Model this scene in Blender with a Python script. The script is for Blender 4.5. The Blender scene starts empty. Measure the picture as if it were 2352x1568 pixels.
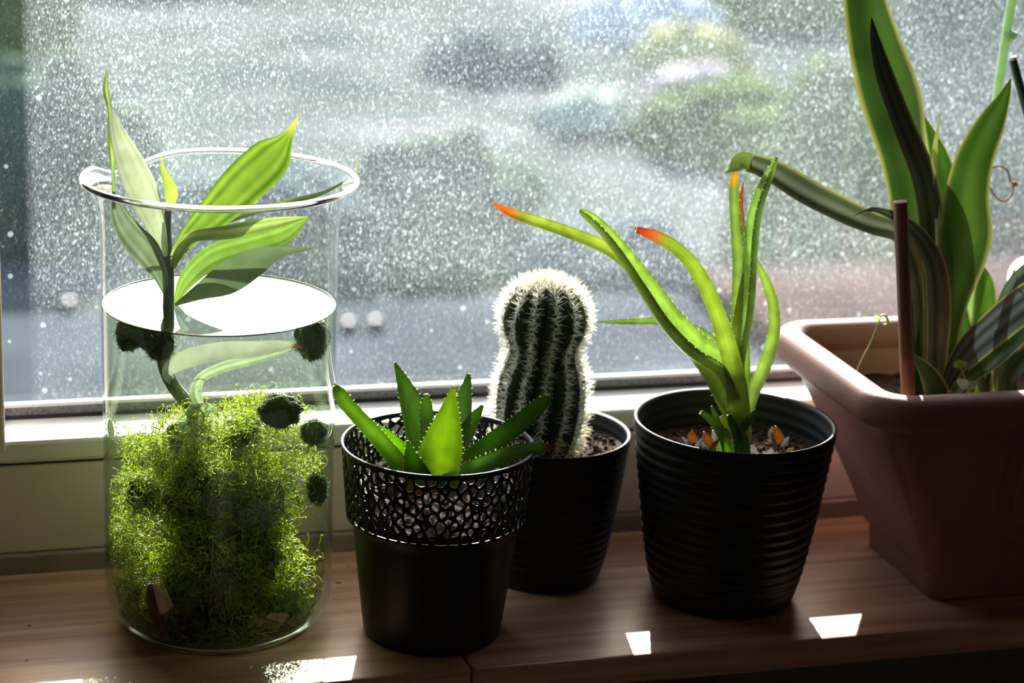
import bpy, bmesh, math, random
import numpy as np
from mathutils import Vector, Matrix, noise

random.seed(7)
RNG = np.random.default_rng(11)
SC = bpy.context.scene
COL = SC.collection

# ------------------------------------------------------------------ camera
W, H, FPX = 2352, 1568, 4754.3
CAM = np.array([-0.1711, -1.0443, 0.5249])
_p, _y, _r = math.radians(16.7229), math.radians(16.8861), math.radians(2.5881)
FW = np.array([math.sin(_y) * math.cos(_p), math.cos(_y) * math.cos(_p), -math.sin(_p)])
_R = np.array([math.cos(_y), -math.sin(_y), 0.0])
_U = np.cross(_R, FW)
RT = math.cos(_r) * _R + math.sin(_r) * _U
UP = -math.sin(_r) * _R + math.cos(_r) * _U

cam_data = bpy.data.cameras.new('camera')
cam = bpy.data.objects.new('camera', cam_data)
COL.objects.link(cam)
cam.matrix_world = Matrix(((RT[0], UP[0], -FW[0], CAM[0]), (RT[1], UP[1], -FW[1], CAM[1]),
                           (RT[2], UP[2], -FW[2], CAM[2]), (0, 0, 0, 1)))
cam_data.sensor_width = 36.0
cam_data.lens = FPX / W * 36.0
cam_data.clip_start = 0.02
cam_data.clip_end = 300
cam_data.dof.use_dof = True
cam_data.dof.focus_distance = 1.19
cam_data.dof.aperture_fstop = 6.3
SC.camera = cam

# ------------------------------------------------------------------ light
SUN_AZ, SUN_EL = math.radians(14.0), math.radians(28.8)
SUN_DIR = Vector((math.sin(SUN_AZ) * math.cos(SUN_EL), math.cos(SUN_AZ) * math.cos(SUN_EL), math.sin(SUN_EL)))
sun_data = bpy.data.lights.new('sun', 'SUN')
sun_data.energy = 21.0
sun_data.color = (1.0, 0.955, 0.89)
sun_data.angle = math.radians(0.55)
sun = bpy.data.objects.new('sun', sun_data)
COL.objects.link(sun)
sun.rotation_euler = (-SUN_DIR).to_track_quat('-Z', 'Y').to_euler()
sun.location = (2, 8, 6)

world = bpy.data.worlds.new('sky')
SC.world = world
world.use_nodes = True
wn = world.node_tree
wn.nodes.clear()
w_out = wn.nodes.new('ShaderNodeOutputWorld')
w_bg = wn.nodes.new('ShaderNodeBackground')
w_sky = wn.nodes.new('ShaderNodeTexSky')
w_sky.sky_type = 'NISHITA'
w_sky.sun_disc = False
w_sky.sun_elevation = SUN_EL
w_sky.sun_rotation = SUN_AZ
w_sky.air_density = 1.0
w_sky.dust_density = 3.0
w_sky.ozone_density = 1.0
w_bg.inputs['Strength'].default_value = 0.52
wn.links.new(w_sky.outputs[0], w_bg.inputs[0])
wn.links.new(w_bg.outputs[0], w_out.inputs[0])

SC.view_settings.view_transform = 'Standard'
SC.view_settings.look = 'None'
SC.view_settings.gamma = 1.0
SC.view_settings.exposure = 0.0
SC.view_settings.use_curve_mapping = False
SC.cycles.transparent_max_bounces = 20
SC.cycles.max_bounces = 9
SC.cycles.diffuse_bounces = 4
SC.cycles.glossy_bounces = 3
SC.cycles.transmission_bounces = 6
SC.cycles.sample_clamp_indirect = 6.0


# ------------------------------------------------------------------ pixel -> point
def ray(px, py):
    return FW + (px - W / 2) / FPX * RT - (py - H / 2) / FPX * UP


def at(px, py, Y):
    d = ray(px, py)
    return CAM + d * (Y - CAM[1]) / d[1]


def at_z(px, py, z):
    d = ray(px, py)
    return CAM + d * (z - CAM[2]) / d[2]


# ------------------------------------------------------------------ object helpers
ORG = {}


def tag(o, label=None, cat=None, group=None, kind=None):
    if label: o['label'] = label
    if cat: o['category'] = cat
    if group: o['group'] = group
    if kind: o['kind'] = kind
    return o


def thing(name, loc, label, cat, group=None):
    o = bpy.data.objects.new(name, None)
    o.empty_display_size = 0.02
    COL.objects.link(o)
    o.location = tuple(loc)
    ORG[o.name] = np.array(loc, float)
    return tag(o, label, cat, group)


def obj(name, V, F, mat, parent=None, org=None, smooth=True, uv=None, col=None):
    """Mesh object from world-space vertices; linked under its parent."""
    V = np.asarray(V, float).reshape(-1, 3)
    if parent is not None:
        o0 = ORG[parent.name]
    else:
        o0 = np.array(org if org is not None else (0, 0, 0), float)
    me = bpy.data.meshes.new(name)
    if isinstance(F, np.ndarray):
        n, k = F.shape
        me.vertices.add(len(V))
        me.vertices.foreach_set('co', (V - o0).ravel())
        me.loops.add(n * k)
        me.loops.foreach_set('vertex_index', F.ravel())
        me.polygons.add(n)
        me.polygons.foreach_set('loop_start', np.arange(0, n * k, k))
        me.update(calc_edges=True)
    else:
        me.from_pydata((V - o0).tolist(), [], F)
    me.validate()
    if col is not None:
        a = me.color_attributes.new('Col', 'FLOAT_COLOR', 'POINT')
        c = np.ones((len(V), 4))
        c[:, :3] = col
        a.data.foreach_set('color', c.ravel())
    if smooth:
        me.polygons.foreach_set('use_smooth', np.ones(len(me.polygons), bool))
    me.materials.append(mat)
    o = bpy.data.objects.new(name, me)
    COL.objects.link(o)
    if parent is not None:
        o.parent = parent
    else:
        o.location = tuple(o0)
    ORG[o.name] = o0
    return o


def bevel(o, w, seg=2):
    m = o.modifiers.new('bevel', 'BEVEL')
    m.width = w
    m.segments = seg
    m.limit_method = 'ANGLE'
    return o


def box_vf(x0, x1, y0, y1, z0, z1):
    V = [(x, y, z) for x in (x0, x1) for y in (y0, y1) for z in (z0, z1)]
    F = [(0, 1, 3, 2), (4, 6, 7, 5), (0, 4, 5, 1), (2, 3, 7, 6), (0, 2, 6, 4), (1, 5, 7, 3)]
    return V, F


def boxes(name, L, mat, parent=None, org=None, bev=0):
    V, F = [], []
    for b in L:
        v, f = box_vf(*b)
        F += [tuple(i + len(V) for i in q) for q in f]
        V += v
    o = obj(name, V, F, mat, parent, org, smooth=False)
    if bev: bevel(o, bev)
    return o


def structure(o):
    o['kind'] = 'structure'
    return o


def lathe_vf(prof, cx, cy, n=96, rfun=None, close=False):
    V = []
    T = np.linspace(0, 2 * np.pi, n, endpoint=False)
    for i, (r, z) in enumerate(prof):
        for t in T:
            rr, zz = (r, z) if rfun is None else rfun(r, z, t, i)
            V.append((cx + rr * math.cos(t), cy + rr * math.sin(t), zz))
    F = []
    for i in range(len(prof) - 1):
        for j in range(n):
            k = (j + 1) % n
            F.append((i * n + j, i * n + k, (i + 1) * n + k, (i + 1) * n + j))
    if close:
        V.append((cx, cy, prof[0][1]))
        c = len(V) - 1
        for j in range(n):
            F.append((c, (j + 1) % n, j))
    return V, F


def cat_rom(P, n):
    P = np.asarray(P, float)
    m = len(P)
    if m == 2:
        t = np.linspace(0, 1, n)[:, None]
        return P[0] * (1 - t) + P[1] * t
    Q = np.vstack([2 * P[0] - P[1], P, 2 * P[-1] - P[-2]])
    d = np.r_[0, np.cumsum(np.linalg.norm(np.diff(P[:, :3], axis=0), axis=1))]
    s = np.linspace(0, d[-1], n)
    out = np.empty((n, P.shape[1]))
    for k, x in enumerate(s):
        i = min(max(np.searchsorted(d, x, side='right') - 1, 0), m - 2)
        t = (x - d[i]) / max(d[i + 1] - d[i], 1e-12)
        a, b, c, e = Q[i], Q[i + 1], Q[i + 2], Q[i + 3]
        out[k] = 0.5 * (2 * b + (c - a) * t + (2 * a - 5 * b + 4 * c - e) * t * t + (3 * b - a - 3 * c + e) * t ** 3)
    return out


def tube_vf(P, rad, n=10, caps=True):
    P = np.asarray(P, float)
    K = len(P)
    rad = np.broadcast_to(np.asarray(rad, float), (K,))
    T = np.gradient(P, axis=0)
    T /= np.linalg.norm(T, axis=1)[:, None] + 1e-12
    a = np.array([0, 0, 1.0]) if abs(T[0][2]) < 0.9 else np.array([1.0, 0, 0])
    V = []
    for i in range(K):
        s = np.cross(T[i], a)
        s /= np.linalg.norm(s) + 1e-12
        b = np.cross(s, T[i])
        a = b
        for j in range(n):
            t = 2 * np.pi * j / n
            V.append(P[i] + rad[i] * (math.cos(t) * s + math.sin(t) * b))
    F = []
    for i in range(K - 1):
        for j in range(n):
            k = (j + 1) % n
            F.append((i * n + j, i * n + k, (i + 1) * n + k, (i + 1) * n + j))
    if caps:
        F.append(tuple(range(n - 1, -1, -1)))
        F.append(tuple(range((K - 1) * n, K * n)))
    return V, F


def strands_vf(P, rad):
    """P [N,K,3], rad [N,K] -> 3-sided tubes, as arrays."""
    N, K, _ = P.shape
    T = np.gradient(P, axis=1)
    T /= np.linalg.norm(T, axis=2, keepdims=True) + 1e-12
    A = RNG.normal(size=(N, 1, 3))
    S = np.cross(T, A)
    S /= np.linalg.norm(S, axis=2, keepdims=True) + 1e-12
    B = np.cross(S, T)
    V = np.empty((N, K, 3, 3))
    for j in range(3):
        t = 2 * np.pi * j / 3
        V[:, :, j] = P + rad[:, :, None] * (math.cos(t) * S + math.sin(t) * B)
    idx = np.arange(N * K * 3).reshape(N, K, 3)
    F = []
    for j in range(3):
        k = (j + 1) % 3
        F.append(np.stack([idx[:, :-1, j], idx[:, :-1, k], idx[:, 1:, k], idx[:, 1:, j]], -1).reshape(-1, 4))
    return V.reshape(-1, 3), np.concatenate(F)


# ------------------------------------------------------------------ materials
def new_mat(name):
    m = bpy.data.materials.new(name)
    m.use_nodes = True
    nt = m.node_tree
    nt.nodes.clear()
    out = nt.nodes.new('ShaderNodeOutputMaterial')

    def N(kind, **kw):
        n = nt.nodes.new('ShaderNode' + kind)
        for k, v in kw.items():
            if k.startswith('i_'):
                key = k[2:].replace('_', ' ')
                n.inputs[key].default_value = v
            elif k == 'ins':
                for kk, vv in v.items():
                    n.inputs[kk].default_value = vv
            else:
                setattr(n, k, v)
        return n

    def L(a, b, ao=0, bi=0):
        nt.links.new(a.outputs[ao], b.inputs[bi])
    return m, nt, out, N, L


def ramp(N, stops):
    r = N('ValToRGB')
    el = r.color_ramp.elements
    while len(el) < len(stops): el.new(0.5)
    for e, (p, c) in zip(el, stops):
        e.position = p
        e.color = tuple(c) + (1,) if len(c) == 3 else c
    return r


def plain(name, c, rough=0.5, spec=0.5, var=0.12, scale=40.0, bump=0.0, bscale=300.0, metallic=0.0):
    m, nt, out, N, L = new_mat(name)
    b = N('BsdfPrincipled', ins={'Roughness': rough, 'Specular IOR Level': spec, 'Metallic': metallic})
    tc = N('TexCoord')
    no = N('TexNoise', ins={'Scale': scale, 'Detail': 5.0})
    L(tc, no, 'Object', 'Vector')
    r = ramp(N, [(0.3, [x * (1 - var) for x in c]), (0.7, [min(1, x * (1 + var)) for x in c])])
    L(no, r, 'Fac', 'Fac')
    L(r, b, 'Color', 'Base Color')
    if bump:
        n2 = N('TexNoise', ins={'Scale': bscale, 'Detail': 4.0})
        L(tc, n2, 'Object', 'Vector')
        bp = N('Bump', ins={'Strength': bump, 'Distance': 0.001})
        L(n2, bp, 'Fac', 'Height')
        L(bp, b, 'Normal', 'Normal')
    L(b, out, 'BSDF', 'Surface')
    return m


def schlick(N, L, f0, nt):
    lw = N('LayerWeight', ins={'Blend': 0.5})
    pw = N('Math', operation='POWER', ins={1: 5.0})
    L(lw, pw, 'Facing', 0)
    mr = N('MapRange', ins={'To Min': f0, 'To Max': 1.0})
    L(pw, mr, 0, 'Value')
    return lw, mr


def thin_glass(name, tint, edge, f0=0.04, rough=0.0, haze=0.0, hazecol=(0.9, 0.95, 0.85)):
    m, nt, out, N, L = new_mat(name)
    lw, fr = schlick(N, L, f0, nt)
    p3 = N('Math', operation='POWER', ins={1: 3.0})
    L(lw, p3, 'Facing', 0)
    mx = N('MixRGB')
    mx.inputs[1].default_value = (*tint, 1)
    mx.inputs[2].default_value = (*edge, 1)
    L(p3, mx, 0, 0)
    tr = N('BsdfTransparent')
    L(mx, tr, 0, 'Color')
    last = tr
    if haze:
        tl = N('BsdfTranslucent', ins={'Color': (*hazecol, 1)})
        mh = N('MixShader', ins={0: haze})
        L(tr, mh, 0, 1)
        L(tl, mh, 0, 2)
        last = mh
    gl = N('BsdfGlossy', ins={'Roughness': rough, 'Color': (1, 1, 1, 1)})
    ms = N('MixShader')
    L(fr, ms, 0, 0)
    L(last, ms, 0, 1)
    L(gl, ms, 0, 2)
    L(ms, out, 0, 'Surface')
    return m


def leafy(name, trans=0.5, gloss=0.06, rough=0.35, noise_amt=0.18, nscale=120.0, gain_t=1.6, base=None):
    """Leaf tissue: vertex colour, part reflected, part passed through."""
    m, nt, out, N, L = new_mat(name)
    if base is None:
        at_ = N('Attribute', attribute_name='Col')
    else:
        at_ = N('RGB')
        at_.outputs[0].default_value = (*base, 1)
    tc = N('TexCoord')
    no = N('TexNoise', ins={'Scale': nscale, 'Detail': 1.0})
    L(tc, no, 'Object', 'Vector')
    mr = N('MapRange', ins={'From Min': 0.3, 'From Max': 0.7, 'To Min': 1 - noise_amt, 'To Max': 1 + noise_amt})
    L(no, mr, 'Fac', 'Value')
    mul = N('VectorMath', operation='SCALE')
    L(at_, mul, 0, 0)
    L(mr, mul, 0, 'Scale')
    g2 = N('VectorMath', operation='SCALE', ins={'Scale': gain_t})
    L(mul, g2, 0, 0)
    df = N('BsdfDiffuse')
    L(mul, df, 0, 'Color')
    tl = N('BsdfTranslucent')
    L(g2, tl, 0, 'Color')
    mx = N('MixShader', ins={0: trans})
    L(df, mx, 0, 1)
    L(tl, mx, 0, 2)
    gl = N('BsdfGlossy', ins={'Roughness': rough, 'Color': (1, 1, 1, 1)})
    lw, fr = schlick(N, L, gloss, nt)
    hf = N('Math', operation='MULTIPLY', ins={1: 0.6})
    L(fr, hf, 0, 0)
    ms = N('MixShader')
    L(hf, ms, 0, 0)
    L(mx, ms, 0, 1)
    L(gl, ms, 0, 2)
    L(ms, out, 0, 'Surface')
    return m


def wood_mat():
    m, nt, out, N, L = new_mat('pine_sill')
    b = N('BsdfPrincipled', ins={'Roughness': 0.38, 'Specular IOR Level': 0.45})
    tc = N('TexCoord')
    mp = N('Mapping')
    mp.inputs['Scale'].default_value = (3.0, 95.0, 95.0)
    L(tc, mp, 'Object', 'Vector')
    n1 = N('TexNoise', ins={'Scale': 1.0, 'Detail': 6.0, 'Roughness': 0.6, 'Distortion': 0.4})
    L(mp, n1, 0, 'Vector')
    mp2 = N('Mapping')
    mp2.inputs['Scale'].default_value = (1.2, 22.0, 22.0)
    L(tc, mp2, 'Object', 'Vector')
    n2 = N('TexNoise', ins={'Scale': 1.0, 'Detail': 3.0, 'Distortion': 1.2})
    L(mp2, n2, 0, 'Vector')
    r1 = ramp(N, [(0.3, (0.33, 0.165, 0.095)), (0.5, (0.55, 0.325, 0.20)), (0.72, (0.66, 0.42, 0.27))])
    L(n1, r1, 'Fac', 'Fac')
    r2 = ramp(N, [(0.32, (0.62, 0.50, 0.45)), (0.6, (1.0, 1.0, 1.0))])
    L(n2, r2, 'Fac', 'Fac')
    mu = N('MixRGB', blend_type='MULTIPLY', ins={0: 1.0})
    L(r1, mu, 0, 1)
    L(r2, mu, 0, 2)
    # knots
    vo = N('TexVoronoi', ins={'Scale': 5.5, 'Randomness': 1.0})
    mp3 = N('Mapping')
    mp3.inputs['Scale'].default_value = (1.0, 2.4, 1.0)
    L(tc, mp3, 'Object', 'Vector')
    L(mp3, vo, 0, 'Vector')
    rk = ramp(N, [(0.03, (0.30, 0.2, 0.16)), (0.075, (1, 1, 1))])
    L(vo, rk, 'Distance', 'Fac')
    mk = N('MixRGB', blend_type='MULTIPLY', ins={0: 1.0})
    L(mu, mk, 0, 1)
    L(rk, mk, 0, 2)
    L(mk, b, 0, 'Base Color')
    bp = N('Bump', ins={'Strength': 0.25, 'Distance': 0.0006})
    L(n1, bp, 'Fac', 'Height')
    L(bp, b, 0, 'Normal')
    L(b, out, 0, 'Surface')
    return m


def pane_mat():
    m, nt, out, N, L = new_mat('dusty_pane')
    tc = N('TexCoord')
    # specks, sheared a little like wind-driven spray
    mp = N('Mapping')
    mp.inputs['Rotation'].default_value = (0, 0, -0.55)
    mp.inputs['Scale'].default_value = (1.0, 0.5, 1.0)
    sx = N('SeparateXYZ')
    L(tc, sx, 'Object', 0)
    flat_ = N('CombineXYZ')
    L(sx, flat_, 'X', 'X')
    L(sx, flat_, 'Z', 'Y')
    L(flat_, mp, 0, 'Vector')
    v1 = N('TexVoronoi', voronoi_dimensions='2D', ins={'Scale': 900.0})
    L(mp, v1, 0, 'Vector')
    sep = N('SeparateColor')
    L(v1, sep, 'Color', 0)
    rad = N('MapRange', ins={'To Min': 0.10, 'To Max': 0.55})
    pw = N('Math', operation='POWER', ins={1: 1.6})
    L(sep, pw, 0, 0)
    L(pw, rad, 0, 'Value')
    dlt = N('Math', operation='SUBTRACT')
    L(rad, dlt, 0, 0)
    L(v1, dlt, 'Distance', 1)
    sp0 = N('MapRange', ins={'From Min': -0.08, 'From Max': 0.18, 'To Max': 1.0})
    L(dlt, sp0, 0, 'Value')
    lum = N('MapRange', ins={'To Min': 0.3, 'To Max': 1.9})
    pl2 = N('Math', operation='POWER', ins={1: 2.0})
    L(sep, pl2, 1, 0)
    L(pl2, lum, 0, 'Value')
    sp = N('Math', operation='MULTIPLY')
    L(sp0, sp, 0, 0)
    L(lum, sp, 0, 1)
    # sparse larger drops
    v2 = N('TexVoronoi', voronoi_dimensions='2D', ins={'Scale': 55.0})
    L(flat_, v2, 0, 'Vector')
    s2 = N('SeparateColor')
    L(v2, s2, 'Color', 0)
    r2 = N('MapRange', ins={'From Min': 0.55, 'From Max': 1.0, 'To Min': 0.0, 'To Max': 0.12})
    L(s2, r2, 0, 'Value')
    d2 = N('Math', operation='SUBTRACT')
    L(r2, d2, 0, 0)
    L(v2, d2, 'Distance', 1)
    sp2 = N('MapRange', ins={'From Min': -0.01, 'From Max': 0.03, 'To Max': 0.8})
    L(d2, sp2, 0, 'Value')
    # fine film
    nf = N('TexNoise', noise_dimensions='2D', ins={'Scale': 520.0, 'Detail': 1.0, 'Roughness': 0.6})
    L(mp, nf, 0, 'Vector')
    film = N('MapRange', ins={'From Min': 0.38, 'From Max': 0.72, 'To Min': 0.28, 'To Max': 0.62})
    L(nf, film, 'Fac', 'Value')
    # where the dirt lies
    nl = N('TexNoise', noise_dimensions='2D', ins={'Scale': 9.0, 'Detail': 2.0})
    L(flat_, nl, 0, 'Vector')
    den = N('MapRange', ins={'From Min': 0.25, 'From Max': 0.75, 'To Min': 0.65, 'To Max': 1.2})
    L(nl, den, 'Fac', 'Value')
    mx = N('MapRange', ins={'From Min': -0.101, 'From Max': -0.094, 'To Min': 0.10, 'To Max': 1.0})
    L(sx, mx, 'X', 'Value')
    mz = N('MapRange', ins={'From Min': 0.150, 'From Max': 0.185, 'To Min': 0.40, 'To Max': 1.0})
    L(sx, mz, 'Z', 'Value')
    a1 = N('Math', operation='MULTIPLY')
    L(den, a1, 0, 0)
    L(mx, a1, 0, 1)
    a2 = N('Math', operation='MULTIPLY')
    L(a1, a2, 0, 0)
    L(mz, a2, 0, 1)
    s3 = N('Math', operation='ADD')
    L(sp, s3, 0, 0)
    L(film, s3, 0, 1)
    s4 = N('Math', operation='MULTIPLY')
    L(s3, s4, 0, 0)
    L(a2, s4, 0, 1)
    s5 = N('Math', operation='ADD')
    L(s4, s5, 0, 0)
    L(sp2, s5, 0, 1)
    s6 = N('Math', operation='MULTIPLY', use_clamp=True, ins={1: 0.10})
    L(s5, s6, 0, 0)
    tr = N('BsdfTransparent', ins={'Color': (0.93, 0.96, 0.95, 1)})
    tl = N('BsdfTranslucent', ins={'Color': (0.72, 0.84, 0.90, 1)})
    ms = N('MixShader')
    L(s6, ms, 0, 0)
    L(tr, ms, 0, 1)
    L(tl, ms, 0, 2)
    lw, fr = schlick(N, L, 0.03, nt)
    gl = N('BsdfGlossy', ins={'Roughness': 0.02})
    m2 = N('MixShader')
    L(fr, m2, 0, 0)
    L(ms, m2, 0, 1)
    L(gl, m2, 0, 2)
    L(m2, out, 0, 'Surface')
    return m


M = {}
M['wood'] = wood_mat()
M['pane'] = pane_mat()
M['pvc'] = plain('white_pvc', (0.80, 0.79, 0.76), rough=0.35, var=0.03)
M['frame'] = plain('cream_frame', (0.74, 0.64, 0.60), rough=0.5, var=0.08, scale=9.0)
M['strip'] = plain('brown_strip', (0.30, 0.24, 0.21), rough=0.6)
M['gap'] = plain('dark_gap', (0.03, 0.028, 0.025), rough=0.8)
M['gasket'] = plain('black_gasket', (0.012, 0.012, 0.014), rough=0.6)
M['spacer'] = plain('grey_spacer', (0.16, 0.155, 0.17), rough=0.55, var=0.5, scale=500.0, bump=0.6, bscale=500)
M['spacer_shine'] = plain('spacer_highlight_white', (0.75, 0.77, 0.78), rough=0.4, var=0.04)
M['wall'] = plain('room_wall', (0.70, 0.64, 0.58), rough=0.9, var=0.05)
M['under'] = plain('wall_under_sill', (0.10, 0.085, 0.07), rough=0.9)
M['floor'] = plain('room_floor', (0.045, 0.036, 0.03), rough=0.7)
M['black'] = plain('anthracite_plastic', (0.010, 0.0105, 0.0115), rough=0.5, spec=0.3, var=0.1, bump=0.05, bscale=900)
M['lattice'] = plain('charcoal_plastic', (0.016, 0.015, 0.014), rough=0.46, spec=0.3, var=0.1)
M['terra'] = plain('terracotta_plastic', (0.27, 0.125, 0.098), rough=0.5, spec=0.35, var=0.10, scale=25, bump=0.15, bscale=700)
M['soil'] = plain('potting_soil', (0.055, 0.032, 0.021), rough=0.95, spec=0.1, var=0.7, scale=260.0, bump=0.9, bscale=900)
M['beaker'] = thin_glass('beaker_glass', (0.96, 0.98, 0.97), (0.74, 0.82, 0.79), f0=0.022, haze=0.002, hazecol=(0.9, 0.95, 0.95))
M['rimglass'] = None
M['water'] = thin_glass('water_surface', (0.93, 0.965, 0.90), (0.93, 0.965, 0.90), f0=0.022)
M['waterside'] = thin_glass('water_side', (0.935, 0.965, 0.86), (0.80, 0.88, 0.66), f0=0.0, haze=0.001, hazecol=(0.80, 0.92, 0.72))
M['cup'] = thin_glass('clear_cup', (0.93, 0.94, 0.95), (0.6, 0.62, 0.65), f0=0.06, rough=0.04)
M['print'] = leafy('beaker_print', trans=0.5, base=(0.30, 0.36, 0.24), noise_amt=0.02, gain_t=0.6)
M['dracaena'] = leafy('dracaena_leaf', trans=0.52, gloss=0.05, rough=0.35, noise_amt=0.12, gain_t=0.62)
M['bigleaf'] = leafy('corn_plant_leaf', trans=0.42, gloss=0.05, rough=0.38, noise_amt=0.2, nscale=45, gain_t=0.23)
M['aloe'] = leafy('aloe_leaf', trans=0.66, gloss=0.05, rough=0.33, noise_amt=0.16, gain_t=1.05)
M['stem'] = leafy('plant_stem', trans=0.12, gloss=0.04, rough=0.5, noise_amt=0.25)
M['moss'] = leafy('java_moss', trans=0.6, gloss=0.01, rough=0.5, noise_amt=0.25, nscale=60, gain_t=2.0)
M['ball'] = leafy('moss_ball', trans=0.3, gloss=0.01, rough=0.6, noise_amt=0.3)
M['tooth'] = leafy('leaf_teeth', trans=0.55, gloss=0.05, base=(0.75, 0.78, 0.55), noise_amt=0.05, gain_t=1.1)
M['cactus'] = plain('cactus_skin', (0.020, 0.042, 0.016), rough=0.5, spec=0.35, var=0.3, scale=180, bump=0.2, bscale=600)
M['spine'] = leafy('cactus_spines', trans=0.6, gloss=0.05, noise_amt=0.1, gain_t=1.6)
M['stake'] = plain('brown_stake', (0.20, 0.085, 0.052), rough=0.55, var=0.12, scale=60)
M['cane'] = leafy('pale_green_cane', trans=0.3, base=(0.50, 0.68, 0.42), noise_amt=0.06, gain_t=1.2)
M['green_cane'] = plain('dark_green_cane', (0.012, 0.045, 0.035), rough=0.4)
M['white_cap'] = plain('white_cap', (0.7, 0.72, 0.72), rough=0.5)
M['twine'] = plain('jute_twine', (0.36, 0.22, 0.13), rough=0.9, var=0.3, scale=900)
M['white'] = leafy('leaf_glare_white', trans=0.4, base=(0.8, 0.82, 0.82), noise_amt=0.04, gain_t=1.1)  # white stands for sun glare on one leaf of the planter
M['kal'] = leafy('plantlet_leaf', trans=0.5, gloss=0.05, noise_amt=0.05, gain_t=0.8)
M['wood_bit'] = plain('brown_root', (0.07, 0.026, 0.02), rough=0.8, var=0.4)


M['roof'] = plain('terrace_slab', (0.055, 0.065, 0.075), rough=1.0, spec=0.0, var=0.5, scale=1.5)


def rim_glass():
    m, nt, out, N, L = new_mat('rim_glass')
    g = N('BsdfGlass', ins={'Color': (0.98, 0.99, 0.99, 1), 'Roughness': 0.12, 'IOR': 1.46})
    L(g, out, 0, 'Surface')
    return m


M['rimglass'] = rim_glass()


def garden_mat(name, c1, c2, c3, scale):
    m, nt, out, N, L = new_mat(name)
    tc = N('TexCoord')
    n = N('TexNoise', ins={'Scale': scale, 'Detail': 6.0, 'Roughness': 0.6})
    L(tc, n, 'Object', 'Vector')
    r = ramp(N, [(0.30, c1), (0.5, c2), (0.70, c3)])
    L(n, r, 'Fac', 'Fac')
    d = N('BsdfDiffuse')
    L(r, d, 0, 'Color')
    t = N('BsdfTranslucent')
    L(r, t, 0, 'Color')
    ms = N('MixShader', ins={0: 0.35})
    L(d, ms, 0, 1)
    L(t, ms, 0, 2)
    L(ms, out, 0, 'Surface')
    return m


# ================================================================== THE SETTING
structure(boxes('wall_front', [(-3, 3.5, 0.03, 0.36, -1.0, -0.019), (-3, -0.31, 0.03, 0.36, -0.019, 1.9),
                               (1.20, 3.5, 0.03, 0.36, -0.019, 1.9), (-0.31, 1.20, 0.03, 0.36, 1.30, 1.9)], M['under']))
structure(boxes('wall_back', [(-3, 3.5, -4.1, -4.0, -1.0, 1.9)], M['wall']))
structure(boxes('wall_left', [(-3.1, -3.0, -4.1, 0.36, -1.0, 1.9)], M['wall']))
structure(boxes('wall_right', [(3.5, 3.6, -4.1, 0.36, -1.0, 1.9)], M['wall']))
structure(boxes('floor', [(-3.1, 3.6, -4.1, 0.36, -1.1, -1.0)], M['floor']))
structure(boxes('ceiling', [(-3.1, 3.6, -4.1, 0.36, 1.9, 2.0)], M['wall']))

# sill: two pine boards butted together
sill = bpy.data.objects.new('trim_1', None)
COL.objects.link(sill)
ORG[sill.name] = np.zeros(3)
structure(sill)
sill['label'] = 'pine window sill of two boards with a rounded front edge'
for x0, x1 in ((-0.305, 0.1308), (0.1316, 1.195)):
    bevel(boxes('plank', [(x0, x1, 0.0, 0.1875, -0.0185, 0.0)], M['wood'], sill), 0.0022, 3)

win = bpy.data.objects.new('window_1', None)
COL.objects.link(win)
ORG[win.name] = np.zeros(3)
structure(win)
win['label'] = 'white framed window with a dusty pane above the sill'
boxes('bottom_strip', [(-0.305, 1.195, 0.1825, 0.190, 0.0005, 0.0135)], M['strip'], win, bev=0.0012)
boxes('outer_frame', [(-0.305, 1.195, 0.1865, 0.25, 0.0137, 0.0715), (-0.305, -0.24, 0.1865, 0.25, 0.0715, 1.29),
                      (1.13, 1.195, 0.1865, 0.25, 0.0715, 1.29), (-0.24, 1.13, 0.1865, 0.25, 1.24, 1.29)],
      M['frame'], win, bev=0.0015)
boxes('sash_gap', [(-0.238, 1.128, 0.1885, 0.24, 0.0716, 0.0732)], M['gap'], win)
boxes('sash_rail', [(-0.236, 1.126, 0.1845, 0.245, 0.0733, 0.0888)], M['pvc'], win, bev=0.0028)
boxes('sash_stile', [(-0.236, -0.1187, 0.1830, 0.245, 0.0815, 1.17)], M['frame'], win, bev=0.0015)
boxes('sash_stile', [(1.03, 1.126, 0.1845, 0.245, 0.0888, 1.17)], M['pvc'], win, bev=0.0028)
boxes('sash_rail', [(-0.236, 1.126, 0.1845, 0.245, 1.17, 1.235)], M['pvc'], win, bev=0.0028)
boxes('gasket', [(-0.1187, 1.03, 0.2235, 0.2300, 0.0888, 0.0908)], M['gasket'], win, bev=0.0006)
boxes('spacer', [(-0.1187, 1.03, 0.2255, 0.2310, 0.0908, 0.0958)], M['spacer'], win)
boxes('spacer_highlight', [(-0.1187, 1.03, 0.2258, 0.2310, 0.0958, 0.0984)], M['spacer_shine'], win, bev=0.0006)  # pale strip, the spacer's highlight put into colour
obj('pane', [(-0.1187, 0.2312, 0.0888), (1.03, 0.2312, 0.0888), (1.03, 0.2312, 1.17), (-0.1187, 0.2312, 1.17)],
    [(0, 1, 2, 3)], M['pane'], win, smooth=False)
boxes('outer_sill', [(-0.31, 1.20, 0.25, 0.40, -0.01, 0.0)], M['roof'], win)

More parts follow.
